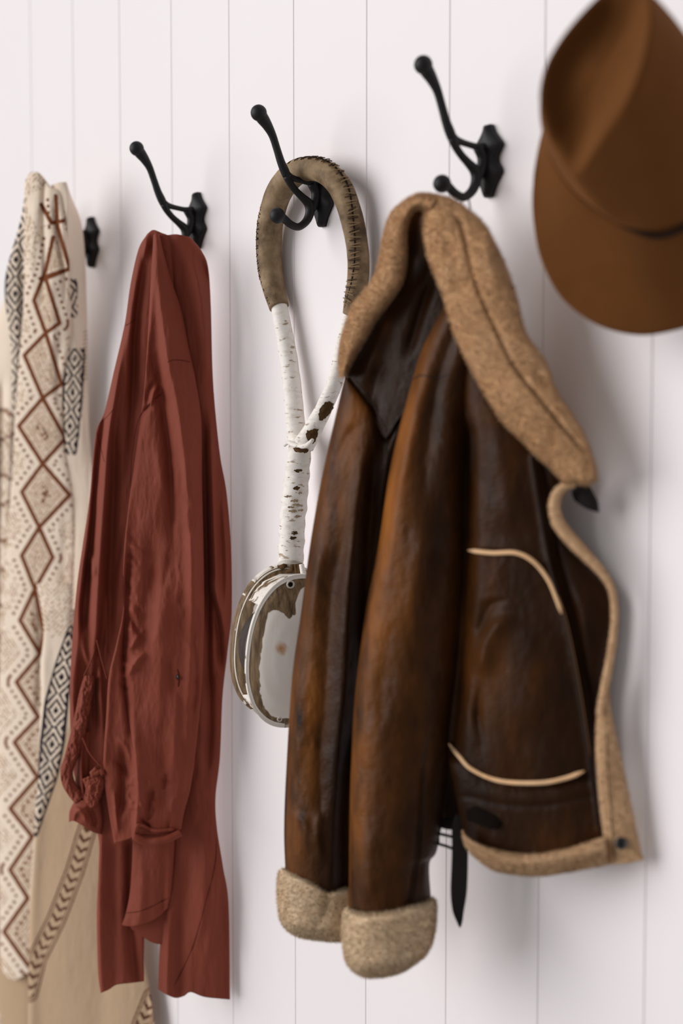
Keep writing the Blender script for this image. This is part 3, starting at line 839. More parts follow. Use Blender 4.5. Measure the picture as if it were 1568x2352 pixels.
def s4lift(x, y): return np.interp(y, [540, 800, 1100, 1500, 1940], [.012, .016, .020, .026, .028])
S4 = patch('sleeve', [(352, 541), (346, 640), (340, 760), (330, 900), (314, 1020), (299, 1130), (288, 1226), (283, 1303), (283, 1399), (268, 1475), (250, 1552), (244, 1640), (237, 1762), (247, 1850), (262, 1938)],
    [(366, 538), (380, 596), (398, 657), (416, 711), (434, 801), (449, 874), (462, 964), (464, 1109), (467, 1250), (469, 1400), (466, 1520), (458, 1640), (441, 1790), (424, 1862), (416, 1905)],
    sh_off, M_LIN, shirt, T=[(358, 536)], B=[(288, 1930), (312, 1922), (345, 1918), (385, 1915)], m=460, n=150, bulge=.014, power=.5, back=.012, lift=s4lift,
    folds=[([(362, 600, .3), (372, 720, 1), (388, 838, 1), (408, 930, 1), (430, 1109, 1), (440, 1300, 1), (440, 1500, .8), (430, 1680, .4)], 9, 13, 30),
           ([(352, 760, 0), (365, 860, 1), (378, 950, 1), (392, 1080, 1), (398, 1220, .7), (402, 1340, 0)], -8, 14, 9),
           ([(352, 600, .4), (340, 760, 1), (322, 900, .8), (310, 990, 0)], 7, 9, 12),
           ([(375, 905), (345, 930), (320, 965), (304, 1040), (297, 1127)], -4, 6, 7), ([(365, 880), (352, 905), (345, 940)], 3.5, 5, 5), ([(356, 870), (342, 900), (336, 935)], -3, 5, 5),
           ([(296, 1140, .5), (287, 1226, 1), (283, 1310, 1), (284, 1395, 1), (268, 1475, 1), (254, 1545, 1), (248, 1640, 1), (240, 1740, 1)], 5, 9, 10),
           ([(300, 1240, 0), (292, 1330, 1), (290, 1420, 1), (284, 1533, 1), (292, 1628, .8), (305, 1720, .3)], -7, 6, 9),
           ([(345, 1180), (352, 1300), (338, 1430), (322, 1530)], -6, 22, 18), ([(335, 1494), (312, 1520), (290, 1560)], 4, 9, 8), ([(330, 1440), (305, 1480), (290, 1500)], 3, 6, 8),
           ([(300, 1400), (312, 1440), (330, 1470)], -2.5, 6, 6), ([(385, 1300), (372, 1450), (368, 1600), (374, 1720)], 4, 24, 22),
           ([(300, 1620, 0), (308, 1700, 1), (314, 1760, 1), (317, 1830, 1), (312, 1900, 1)], 6, 7, 16), ([(282, 1700), (284, 1790), (275, 1890)], -8, 12, 14),
           ([(262, 1810), (266, 1870), (272, 1925)], 4, 6, 5), ([(375, 1700), (378, 1800), (372, 1880)], -4, 18, 14), ([(345, 1800), (340, 1850), (330, 1895)], -4, 8, 8), ([(318, 1880), (330, 1890), (350, 1905)], -5, 5, 5),
           ([(400, 1560), (402, 1680), (392, 1800)], 3, 14, 14), ([(440, 1400), (448, 1560), (436, 1700)], -3, 10, 8), ([(300, 1760), (290, 1720), (270, 1690)], 2.5, 6, 6), ([(300, 1800), (288, 1770), (262, 1740)], -2.5, 6, 6)] + PUCK,
    noise=[(2.6, 34, 120, 41), (1.3, 15, 40, 43)], gain=1.6)
cuff = seam('rolled_cuff', S4, [(309, 1921), (330, 1931), (355, 1932), (385, 1927), (414, 1913)], 8.5, M_LIN, shirt, n=40, extra=.004, sides=14, taper=False)
seam('cuff_edge', S4, [(310, 1915), (318, 1895), (340, 1903), (360, 1908), (400, 1905)], 4.5, M_LIN, shirt, n=36, extra=.002, sides=10)
for q, (p_, pts) in enumerate(((S4, [(383, 832), (398, 827), (420, 828), (438, 832)]), (S4, [(372, 903), (343, 928), (318, 964), (304, 1036), (298, 1120)]),
        (S4, [(283, 1322), (285, 1420), (284, 1533), (291, 1628), (305, 1724)]), (S2, [(262, 938), (245, 958), (229, 972)]), (S2, [(310, 735), (298, 742), (288, 748)]),
        (S1, [(497, 1925), (494, 1985), (470, 2080), (440, 2180), (400, 2265)]), (S2, [(221, 992), (232, 1030), (240, 1062)]), (S3, [(285, 2098), (330, 2090), (388, 2062)]))):
    seam('stitching', p_, pts, 0.8, thr_r.m, shirt, n=40, extra=.0002, sides=6)
# button hole with a small dark button
bq = on_patch(S4, [(404, 1548), (408, 1556), (412, 1562)], 5, .001)
V, F = ball_arrays(bq[2], .0036, 14, 8, (1, .45, 1)); mesh_obj('button', V, F, brass.m, shirt)
seam('buttonhole', S4, [(407, 1536), (411, 1556), (409, 1578)], 1.6, thr_r.m, shirt, n=14, sides=6)
# belt: gathered strap with a knot and thin drawstrings
def cord(name, pts, r, mat=M_LIN, n=40, wr=0.0, flat=1.0, fd=None, seed=0, lift=.02):
    c = smooth_curve(np.array(pts, float), n)
    P = at_off(c[:, 0], c[:, 1], sh_off(c[:, 0], c[:, 1])); P = P + to_cam(P) * lift
    z = np.linalg.norm(P - CAM, axis=1) / F_PX
    V, F = tube_arrays(P, (c[:, 2] if c.shape[1] > 2 else r) * z, 16, flat=flat, flat_dir=fd)
    if wr:
        Pc = np.repeat(P, 16, 0); a = np.tile(np.arange(16), n); s = np.repeat(np.arange(n), 16)
        V = Pc + (V - Pc) * (1 + wr * 2 * fbm(s / 2.2, a / 3.0, seed, 3))[:, None]
    return mesh_obj(name, V, F, mat, shirt)
for nm, Lp, Rp, lf_, sd in (('belt_strap', [(193, 1552), (182, 1590), (172, 1640), (160, 1690), (148, 1735), (139, 1768), (142, 1800), (156, 1826), (172, 1846)], [(217, 1552), (214, 1590), (206, 1640), (192, 1700), (180, 1740), (168, 1770), (172, 1795), (184, 1812), (200, 1826)], .016, 3),
                            ('belt_knot', [(188, 1790), (196, 1812), (192, 1838), (206, 1856)], [(238, 1768), (240, 1800), (234, 1826), (222, 1850)], .024, 7)):
    patch(nm, Lp, Rp, sh_off, M_LIN, shirt, m=150, n=40, bulge=.010, back=.010, lift=lf_, noise=[(5.5, 9, 16, sd), (2.2, 5, 7, sd + 1)])
cord('belt_end', [(222, 1764, 5), (212, 1778, 6), (232, 1772, 6), (236, 1780, 5)], 6, wr=.3, seed=6, n=30, lift=.034)
cord('drawstring', [(222, 1470), (212, 1510), (193, 1552)], 1.6, M_LIN, lift=.02)
cord('drawstring', [(222, 1470), (232, 1510), (246, 1560)], 1.6, M_LIN, lift=.024)
cord('drawstring', [(190, 1695), (206, 1730), (234, 1762)], 1.8, lift=.032)
S5 = patch('sleeve_end', [(172, 1838), (160, 1862), (158, 1888)], [(232, 1840), (236, 1880), (232, 1916)], sh_off, M_LIN, shirt, B=[(170, 1886), (192, 1898), (215, 1912)], m=50, n=60, bulge=.014, back=.01, lift=.012,
    folds=[([(175, 1850), (190, 1870), (200, 1895)], 4, 7, 7), ([(165, 1880), (180, 1862), (205, 1856)], 4, 6, 6), ([(205, 1850), (215, 1880), (220, 1905)], -4, 6, 6)], noise=NZ, gain=1.6)
S6 = patch('inner_sleeve', [(185, 1680), (178, 1740), (172, 1800), (178, 1848)], [(240, 1680), (242, 1740), (238, 1800), (236, 1850)], sh_off, M_LIN, shirt, m=60, n=50, bulge=.01, back=.008, lift=.004,
    folds=[([(190, 1690, 1), (186, 1760, 1), (192, 1840, 1)], 6, 6, 6), ([(215, 1690, 1), (212, 1760, 1), (210, 1840, 1)], -6, 8, 8)], noise=NZ, gain=1.6)
tag(shirt, 'rust red cotton shirt hanging in long folds by its collar', 'shirt')
# ================================================================== patterned blanket
wool = Mat('printed_cream_cotton', 0.95, 0.1)
_c = wool.mix(wool.noise(25, 3), srgb(238, 218, 196), srgb(247, 231, 212))
_c = wool.mix(wool.attr('beige'), _c, srgb(196, 168, 138))
_c = wool.mix(wool.attr('tan'), _c, srgb(158, 120, 84))
_c = wool.mix(wool.attr('brown'), _c, srgb(118, 66, 38))
_c = wool.mix(wool.attr('ink'), _c, srgb(44, 38, 44))
wool.color(_c); wool.bump(wool.noise(520, 2, stretch=(1, 1, 1.6)), 0.5, .0010)
M_WOOL = wool.m
blanket = empty('patterned_blanket', at_off(np.array(150.), np.array(2400.), 0.03))
def bl_off(x, y): return 0.020 + 0.00028 * np.clip(205 - x, 0, 400) + np.interp(y, [400, 520, 800, 1200], [.056, .048, .018, 0]) * np.clip((215 - x) / 60, 0, 1)
def poly_dist(X, Y, pts):
    best = np.full(X.shape, 1e9); S = np.zeros(X.shape); SG = np.zeros(X.shape); s0 = 0
    P = np.array(pts, float)
    for a, b in zip(P[:-1], P[1:]):
        ab = b - a; l2 = ab @ ab; l = math.sqrt(l2)
        t = np.clip(((X - a[0]) * ab[0] + (Y - a[1]) * ab[1]) / l2, 0, 1)
        dx = X - a[0] - t * ab[0]; dy = Y - a[1] - t * ab[1]; d = np.hypot(dx, dy)
        k = d < best
        best = np.where(k, d, best); S = np.where(k, s0 + t * l, S); SG = np.where(k, np.sign(ab[0] * dy - ab[1] * dx), SG)
        s0 += l
    return best, S, SG
def ss(e0, e1, x): t = np.clip((x - e0) / (e1 - e0), 0, 1); return t * t * (3 - 2 * t)
ZA = [(95, 470), (118, 512), (160, 505)]
ZL = [(122, 545), (105, 621), (78, 690), (105, 765), (56, 816), (98, 914), (43, 979), (98, 1065), (50, 1130), (90, 1211), (50, 1276), (80, 1353), (46, 1425), (92, 1502), (38, 1567), (88, 1647), (33, 1705), (86, 1785), (23, 1857), (74, 1922), (23, 1998), (64, 2063), (9, 2140), (66, 2220)]
ZR = [(128, 450), (132, 520), (160, 617), (105, 640), (137, 742), (105, 765), (141, 882), (98, 914), (150, 1007), (98, 1065), (160, 1137), (90, 1211), (121, 1280), (80, 1353), (100, 1452), (92, 1502)]
ZRr = [(160, 617), (92, 640)]
def pat_main(X, Y):
    wob = 2.2 * fbm(X / 14, Y / 14, 5) 
    dl, sl_, gl = poly_dist(X, Y, ZL); dr, sr_, gr = poly_dist(X, Y, ZR); da, sa_, _ = poly_dist(X, Y, ZA)
    db, _, _ = poly_dist(X, Y, ZRr)
    d = np.minimum(np.minimum(dl, dr), np.minimum(da, db))
    edge = fbm(X / 3.0, Y / 3.0, 8) * 2
    line = 1 - ss(4.0, 5.8, d + edge)
    inside = (gl < 0) & (gr > 0) & (Y < 1353)
    # dots that follow the zigzag on its outer side
    def dots(dd, S, off, per, r):
        q = np.mod(S + 300 * off, per) - per / 2
        return (np.maximum(np.abs(dd - off), np.abs(q)) < r + edge * .7)
    dt = (dots(dl, sl_, 20, 15, 3.4) & (dr > 14)) | (dots(dr, sr_, 19, 15, 3.2) & (dl > 14)) | (dots(dl, sl_, 33, 17, 2.4) & (dr > 26) & (Y < 1400))
    outside_dot = dt & ~inside
    # stippled rows inside the diamonds and beyond the dotted border
    rows = np.mod(np.minimum(dl, dr) + wob * 1.5, 7.5) < 3.9
    brk = vnoise((X + Y * .6) / 3.1, (Y - X * .4) / 3.1, 21) > .40
    fill = rows & brk & (d > 9) & inside
    far = rows & brk & (d > 34) & ~inside & (vnoise(X / 9, Y / 9, 3) > .25)
    low = Y > 1353
    right_low = low & (gl > 0)
    right_low = low & (gl < 0)
    fill2 = rows & brk & (d > 9) & right_low
    eye = inside & (np.minimum(dl, dr) > 30) & (vnoise(X / 5, Y / 5, 9) > .5)
    brown = np.clip(line + outside_dot * 1.0 * (d < 28) + eye * .9, 0, 1)
    tan = np.clip((fill | far | fill2) * .85 + (outside_dot & (d >= 28)) * .8, 0, 1)
    return brown, tan, inside | right_low
def pat_key(X, Y, axis, half):
    """interlocking dark diamonds along a strip whose middle line is axis"""
    d, S, G = poly_dist(X, Y, axis)
    x = d * G / half
    per = 78.0; y = np.mod(S, per) / per * 2 - 1
    q = np.abs(x) + np.abs(y) * 1.15
    e = 2 * fbm(X / 4, Y / 4, 13) * .10
    ring = np.mod(q + e, .58) < .29
    bord = (np.abs(np.abs(x) - 1.0) < .13 + e)
    ink = ring * (np.abs(x) < 1.05)
    return np.clip(ink + bord, 0, 1) * (vnoise(X / 2.5, Y / 2.5, 4) > .12)
zero = lambda X, Y, U, V: np.zeros_like(X)
def mk(brown=None, tan=None, ink=None, beige=None):
    return {'brown': brown or zero, 'tan': tan or zero, 'ink': ink or zero, 'beige': beige or zero}
BN = [(1.2, 30, 120, 51), (0.5, 12, 26, 53)]
# far left drape
B0 = patch('drape', [(62, 470), (42, 560), (22, 640), (4, 700), (-25, 780), (-60, 950), (-80, 1400), (-90, 2000), (-95, 2400)], [(80, 470), (66, 560), (50, 660), (40, 780), (34, 950), (28, 1200), (12, 1600), (8, 2000), (12, 2400)], lambda x, y: np.interp(y, [470, 700, 1000], [.075, .060, 0]) * np.clip((1000 - y) / 300, 0, 1) + (bl_off(x, y) - .005) * np.clip((y - 700) / 300, 0, 1), M_WOOL, blanket, m=260, n=60, bulge=.02, back=.01,
    folds=[([(5, 900, 1), (-5, 1500, 1), (-5, 2300, 1)], -14, 9, 10)], noise=BN,
    attrs=mk(brown=lambda X, Y, U, V: ((np.abs(np.mod(X * .5 + np.abs(np.mod(Y, 150) - 75), 75) - 37) < 4) & (Y > 940)) * .9, tan=lambda X, Y, U, V: ((vnoise(X / 3, Y / 3, 2) > .55) & (Y > 940)) * .6))
# right hand border with the dark key pattern
KR = [(150, 630), (165, 720), (172, 820), (166, 920), (158, 1000), (150, 1050)]
B3 = patch('drape', [(118, 425), (125, 560), (132, 800), (128, 1000), (135, 1400)], [(153, 418), (165, 455), (180, 490), (190, 530), (196, 600), (199, 700), (201, 800), (203, 900), (205, 1000), (214, 1120), (220, 1400)], bl_off, M_WOOL, blanket, T=[(135, 419)], m=560, n=66, bulge=.014, back=.01, lift=.0,
    folds=[([(158, 640), (172, 780), (188, 920), (190, 1050)], 5, 10, 9), ([(150, 560), (160, 680), (166, 800)], -5, 6, 8), ([(186, 700), (196, 820), (192, 960)], -3, 6, 6)], noise=BN,
    attrs=mk(ink=lambda X, Y, U, V: pat_key(X, Y, KR, 21) * ((Y < 730) & (Y > 640) & (np.abs(X - 166) < 12) | (Y > 800)) * (Y < 1045),
             tan=lambda X, Y, U, V: ((np.mod(Y + X * .3, 9) < 3) & (np.abs(X - 196) < 5) & (Y > 760) & (Y < 870)) * .8))
# left hand border
KL = [(50, 480), (36, 600), (34, 700), (44, 820), (42, 960)]
B1 = patch('drape', [(58, 440), (46, 510), (20, 600), (11, 650), (13, 700), (26, 800), (28, 880), (30, 950)], [(80, 440), (78, 600), (76, 800), (66, 1000)], bl_off, M_WOOL, blanket, m=360, n=50, bulge=.012, back=.01, lift=.002, noise=BN,
    folds=[([(52, 480, .5), (50, 620, 1), (52, 760, 1), (40, 940, 1)], -10, 8, 8)],
    attrs=mk(ink=lambda X, Y, U, V: pat_key(X, Y, KL, 22) * (Y > 455)))
# main front fold
brn = {}
def m_all(X, Y, U, V):
    k = X.shape
    if brn.get('k') != k: brn['k'] = k; brn['v'] = pat_main(X, Y)
    return brn['v']
B2 = patch('front_fold', [(63, 401), (56, 432), (57, 500), (55, 600), (54, 700), (42, 850), (35, 950), (27, 1100), (12, 1300), (2, 1500), (-6, 1700), (-4, 1900), (0, 2100), (4, 2232)],
    [(96, 402), (118, 430), (140, 450), (157, 567), (160, 640), (163, 720), (158, 800), (146, 874), (145, 946), (150, 1036), (166, 1127), (171, 1207), (169, 1341), (164, 1420), (150, 1600), (130, 1800), (110, 2000), (95, 2120), (80, 2240)],
    bl_off, M_WOOL, blanket, T=[(82, 394)], B=[(20, 2246), (38, 2250), (58, 2240)], m=1150, n=112, bulge=.016, back=.014, lift=.012,
    folds=[([(100, 430, 1), (98, 520, 1), (102, 620, .8), (90, 720, 0)], -9, 6, 8), ([(82, 420), (76, 520), (72, 640), (80, 740)], 5, 12, 10), ([(120, 430), (130, 520), (146, 620), (150, 720)], -7, 7, 8),
           ([(136, 470), (148, 560), (158, 650)], 5, 6, 6), ([(112, 600), (120, 720), (118, 850)], 5, 14, 12), ([(140, 740), (132, 850), (138, 960)], -5, 9, 9),
           ([(60, 1100), (55, 1300), (48, 1500), (40, 1700)], 4, 30, 26), ([(150, 1150), (150, 1280), (135, 1420)], -4, 14, 12), ([(78, 1330), (90, 1400), (94, 1500), (88, 1700)], -9, 10, 12)],
    noise=[(1.4, 30, 110, 55), (0.9, 14, 22, 57)],
    attrs=mk(brown=lambda X, Y, U, V: m_all(X, Y, U, V)[0], tan=lambda X, Y, U, V: m_all(X, Y, U, V)[1], beige=lambda X, Y, U, V: m_all(X, Y, U, V)[2] * .30))
# plain beige panel with the chevron band
KB = [(163, 1440), (146, 1530), (130, 1610), (122, 1690), (112, 1770), (90, 1870), (78, 1930)]
BA = [(200, 1905), (172, 2000), (130, 2110), (86, 2200), (66, 2280)]
B5 = [(350, 2290), (325, 2352), (315, 2400)]
def b4_masks(X, Y, U, V):
    d, S, G = poly_dist(X, Y, KB); wd = np.interp(Y, [1430, 1520, 1620, 1700, 1800, 1930], [3, 18, 26, 27, 20, 3])
    ink = pat_key(X, Y, KB, 24) * (d < wd) * (Y > 1425) * (Y < 1930)
    edge = np.maximum(ink, (np.abs(d - wd) < 2.2) * (Y > 1440) * (Y < 1920))
    brown = np.zeros_like(X)
    for ax in (BA, B5):
        d2, S2_, G2 = poly_dist(X, Y, ax); sg = d2 * G2
        hw = 21.0
        on = (Y > 1890)
        lines = (np.abs(np.abs(sg) - hw) < 1.5) | (np.abs(np.abs(sg) - hw + 6) < 1.1)
        ph = np.mod(S2_ + np.abs(sg) * 0.9 + 2.5 * fbm(X / 5, Y / 5, 3) * 2, 24)
        chev = (ph < 9.5) & (np.abs(sg) < hw - 8.5) & (vnoise(X / 2.5, Y / 2.5, 6) > .15)
        brown = np.maximum(brown, (lines | chev) * on * 0.95)
    below = ss(-8, 12, (X - np.interp(Y, [1430, 1571, 1667, 1757, 1914, 2352], [185, 161, 153, 126, 77, 40])))
    return edge, brown, below
b4c = {}
def b4(X, Y, U, V):
    if b4c.get('k') != X.shape: b4c['k'] = X.shape; b4c['v'] = b4_masks(X, Y, U, V)
    return b4c['v']
B4 = patch('plain_panel', [(84, 1340), (96, 1400), (100, 1460), (93, 1530), (95, 1600), (90, 1700), (87, 1790), (80, 1880), (75, 1960), (68, 2060), (66, 2200), (64, 2400)],
    [(168, 1340), (170, 1450), (200, 1600), (250, 1850), (300, 2050), (325, 2180), (345, 2280), (362, 2400)], lambda x, y: .016 + .00034 * np.clip(340 - x, 0, 500), M_WOOL, blanket, m=820, n=190, bulge=.014, back=.012, lift=lambda x, y: np.interp(y, [1340, 1400, 1450], [-.008, .008, .013]), power=.4,
    folds=[([(96, 1420, 1), (98, 1600, 1), (90, 1800, 1), (78, 2000, 1), (72, 2200, 1), (70, 2352, 1)], 8, 8, 16), ([(240, 1950, 0), (255, 2100, 1), (235, 2250, 1), (230, 2400, 1)], -6, 40, 30), ([(150, 1980), (140, 2100), (130, 2300)], 3, 40, 40)],
    noise=[(1.2, 40, 160, 61), (0.5, 14, 30, 63)],
    attrs=mk(ink=lambda X, Y, U, V: np.maximum(b4(X, Y, U, V)[0], b4(X, Y, U, V)[1] * .45), brown=lambda X, Y, U, V: b4(X, Y, U, V)[1], tan=lambda X, Y, U, V: ((np.mod(Y * .8 + np.abs(X - 118) * .9, 9) < 4) & (vnoise(X / 3, Y / 3, 4) > .42) & (Y < 1445 + 25 * vnoise(X / 12, Y / 12, 8))) * .8, beige=lambda X, Y, U, V: b4(X, Y, U, V)[2]))
B6 = patch('back_panel', [(-10, 2200), (-5, 2300), (0, 2400)], [(70, 2200), (72, 2300), (72, 2400)], bl_off, M_WOOL, blanket, m=40, n=30, bulge=.01, back=.01, lift=-.006, attrs=mk(beige=lambda X, Y, U, V: np.ones_like(X)), noise=BN)
tag(blanket, 'cream blanket printed with brown diamonds and dark key borders', 'blanket')
# ================================================================== shearling jacket
hide = Mat('worn_brown_leather', 0.5, 0.11)
_h1 = hide.noise(5.5, 5, 0.6, stretch=(1.6, 1.6, 0.7)); _h2 = hide.noise(26, 4, 0.6)
hide.color(hide.mix(hide.ramp(_h2, [(0.35, 0.0), (0.75, 0.55)]),
    hide.ramp(_h1, [(0.36, srgb(30, 15, 5)), (0.52, srgb(52, 28, 9)), (0.74, srgb(92, 53, 18))]), srgb(40, 22, 8)))
_hw = hide.mix(hide.math('MULTIPLY', hide.attr('lit_edge_wear'), hide.ramp(hide.noise(9, 4, 0.6, stretch=(2, 2, 0.6)), [(0.35, 0.0), (0.68, 0.8)])), hide.b.inputs['Base Color'].links[0].from_socket, srgb(166, 100, 40))  # tan for the sleeves' lit left edges, painted into the hide along with patchy wear
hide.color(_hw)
hide.rough(hide.ramp(_h2, [(0.3, 0.34), (0.7, 0.52)]))
hide.bump(hide.voro(230), 0.25, .0008); hide.bump(hide.noise(60, 4), 0.25, .002)
M_HIDE = hide.m
seam_m = Mat('dark_leather_seam', 0.6, 0.3); seam_m.color(srgb(36, 20, 10))
strap_m = Mat('black_leather_strap', 0.6, 0.25); strap_m.color(srgb(22, 15, 13)); strap_m.bump(strap_m.noise(300, 3), .2, .0005)
matte_m = Mat('matte_black_leather', 0.95, 0.08); matte_m.color(srgb(20, 13, 9))
def furmat(name, c1, c2, c3):
    f = Mat(name, 1.0, 0.05)
    f.color(f.mix(f.ramp(f.noise(220, 3), [(0.3, 0.0), (0.7, 1.0)]), f.ramp(f.noise(16, 4, 0.6), [(0.3, c1), (0.5, c2), (0.7, c3)]), c2))
    f.bump(f.noise(420, 2), 0.3, .0010); f.sheen(0.25, 0.6, c3); return f.m
M_FUR = furmat('honey_sheepskin', srgb(216, 168, 122), srgb(238, 194, 148), srgb(247, 210, 170))
M_CUFF = furmat('pale_sheepskin', srgb(230, 198, 160), srgb(244, 217, 182), srgb(250, 230, 202))
M_TRIM = furmat('short_sheepskin', srgb(208, 168, 128), srgb(226, 188, 148), srgb(238, 204, 166))
metal2 = Mat('dark_steel_snap', 0.3, 0.6); metal2.color(srgb(70, 72, 76)); metal2.b.inputs['Metallic'].default_value = 0.8
jacket = empty('shearling_jacket', at_off(np.array(1200.), np.array(2000.), 0.03))
def jk_off(x, y): return 0.012 + 0.00017 * np.clip(1475 - x, 0, 900) + 0 * y
def off_far(x, y):
    t = np.clip((y - 880) / 320, 0, 1); t = t * t * (3 - 2 * t)
    return jk_off(x, y) * (1 - t) + np.maximum(jk_off(750, 0) + 0.00036 * (750 - x), .02) * t
def off_near(x, y):
    t = np.clip((y - 700) / 300, 0, 1); t = t * t * (3 - 2 * t)
    return jk_off(x, y) * (1 - t) + np.maximum(jk_off(925, 0) + 0.00036 * (925 - x), .02) * t
def off_panel(x, y): return 0.012 + 0.00021 * np.clip(1475 - x, 0, 900) + 0 * y
def off_lap(x, y): return jk_off(1150, 0) + 0.00030 * (np.interp(y, [450, 700, 900, 1100], [1030, 1100, 1190, 1320]) - x) + 0.00019 * (1150 - np.interp(y, [450, 700, 900, 1100], [1030, 1100, 1190, 1320]))
JN = [(1.4, 60, 160, 71), (0.6, 20, 40, 73)]
# upper back
J0 = patch('back', [(945, 480), (918, 540), (895, 640), (845, 750), (800, 840), (790, 868)], [(1000, 480), (1040, 620), (1075, 780), (1090, 880), (1092, 960)], jk_off, M_HIDE, jacket, B=[(826, 907), (860, 955), (886, 1006), (930, 948), (1000, 950)], m=200, n=110, bulge=.012, back=.02, lift=-.004, power=.5,
    folds=[([(965, 500, 1), (955, 580, 1), (945, 660, 0)], -22, 26, 22), ([(900, 700), (860, 800), (830, 900)], 7, 24, 18), ([(1000, 620), (965, 720), (930, 840)], -9, 14, 10), ([(880, 820), (858, 900), (850, 980)], -6, 18, 14)], noise=JN)
# far sleeve
J1 = patch('sleeve', [(792, 862), (768, 965), (738, 1100), (712, 1250), (692, 1400), (671, 1550), (658, 1750), (652, 1900), (655, 2005)],
    [(938, 930), (926, 1010), (912, 1150), (895, 1300), (878, 1450), (858, 1600), (845, 1800), (838, 1950), (830, 2050)], off_far, M_HIDE, jacket, T=[(826, 904), (860, 952), (886, 1000), (910, 968)], B=[(700, 2022), (760, 2046)], m=320, n=120, bulge=.045, power=.5, back=.02, lift=.004, round_top=.3,
    folds=[([(850, 960, 0), (820, 1150, 1), (800, 1350, 1), (790, 1550, 1), (775, 1750, 1), (765, 1900, .6), (760, 2040, .4)], 9, 20, 14), ([(800, 1180, 0), (775, 1300, 1), (755, 1420, 1), (748, 1560, 1), (740, 1700, .4)], -7, 22, 18),
           ([(860, 1020, 0), (850, 1200, 1), (838, 1400, 1), (830, 1600, 1), (800, 1800, 1), (790, 2040, 1)], -14, 18, 16), ([(740, 1230), (722, 1340), (716, 1460)], 5, 20, 16),
           ([(690, 1520), (686, 1650), (680, 1800)], 4, 20, 18), ([(760, 1080), (790, 1020), (830, 960)], -4, 14, 14), ([(740, 1620), (735, 1750), (738, 1900)], -4, 14, 14), ([(680, 1860), (700, 1900), (720, 1960)], 4, 16, 16),
           ([(735, 1850), (728, 1920), (735, 1990)], 5, 14, 12)], noise=[(2.0, 50, 120, 75), (0.9, 18, 30, 77)], attrs={'lit_edge_wear': lambda X, Y, U, V: np.exp(-((U - .16) / .2) ** 2) * np.interp(Y, [900, 1150, 1300, 1500, 1600, 1900, 2000], [.5, .9, .5, .5, 1, 1, .5])})  # left side painted lighter, as the daylight catches it, broken up like wear
# front panel
J3 = patch('front_panel', [(1045, 760), (1062, 900), (1064, 1250), (1050, 1500), (1028, 1705), (1040, 1800), (1068, 1935)],
    [(1105, 800), (1180, 950), (1290, 1085), (1274, 1160), (1290, 1228), (1350, 1298), (1402, 1362), (1406, 1430), (1394, 1510), (1374, 1620), (1366, 1740), (1374, 1850), (1392, 1940)],
    off_panel, M_HIDE, jacket, B=[(1120, 1962), (1220, 1975), (1310, 1962)], m=300, n=170, bulge=.018, power=.6, back=.02, lift=-.008,
    folds=[([(1066, 1000, 1), (1068, 1250, 1), (1060, 1500, 1), (1040, 1720, 1)], -16, 20, 18), ([(1160, 1400), (1115, 1480), (1100, 1560)], 9, 12, 26), ([(1150, 1370), (1120, 1400), (1095, 1470)], -6, 14, 12),
           ([(1105, 1560, 0), (1098, 1640, 1), (1106, 1700, .3)], -9, 12, 10), ([(1200, 1400), (1215, 1550), (1225, 1700)], 5, 60, 50), ([(1140, 980), (1160, 1120), (1180, 1230)], 5, 40, 40),
           ([(1225, 1060, 1), (1262, 1290, 1), (1302, 1430, 1), (1332, 1580, 1), (1357, 1750, 1), (1376, 1900, 1)], 5, 9, 4), ([(1238, 1060, 1), (1278, 1290, 1), (1318, 1430, 1), (1346, 1580, 1), (1366, 1750, 1)], -7, 8, 14),
           ([(1330, 1330), (1345, 1450), (1350, 1600)], 5, 26, 26), ([(1040, 1710, 1), (1085, 1765, 1), (1150, 1797, 1), (1240, 1803, 1), (1345, 1780, 1)], -6, 3, 16), ([(1080, 1830, .6), (1160, 1848, 1), (1250, 1850, 1), (1350, 1830, .8)], -2.5, 7, 7),
           ([(1075, 1255, 1), (1180, 1262, 1), (1235, 1290, 1)], 3, 14, 8)], noise=JN)
J12 = patch('back_lower', [(960, 1400), (965, 1700), (995, 1895)], [(1110, 1400), (1110, 1700), (1105, 1900)], jk_off, M_HIDE, jacket, m=60, n=40, bulge=.006, back=.006, lift=-.035, noise=JN)
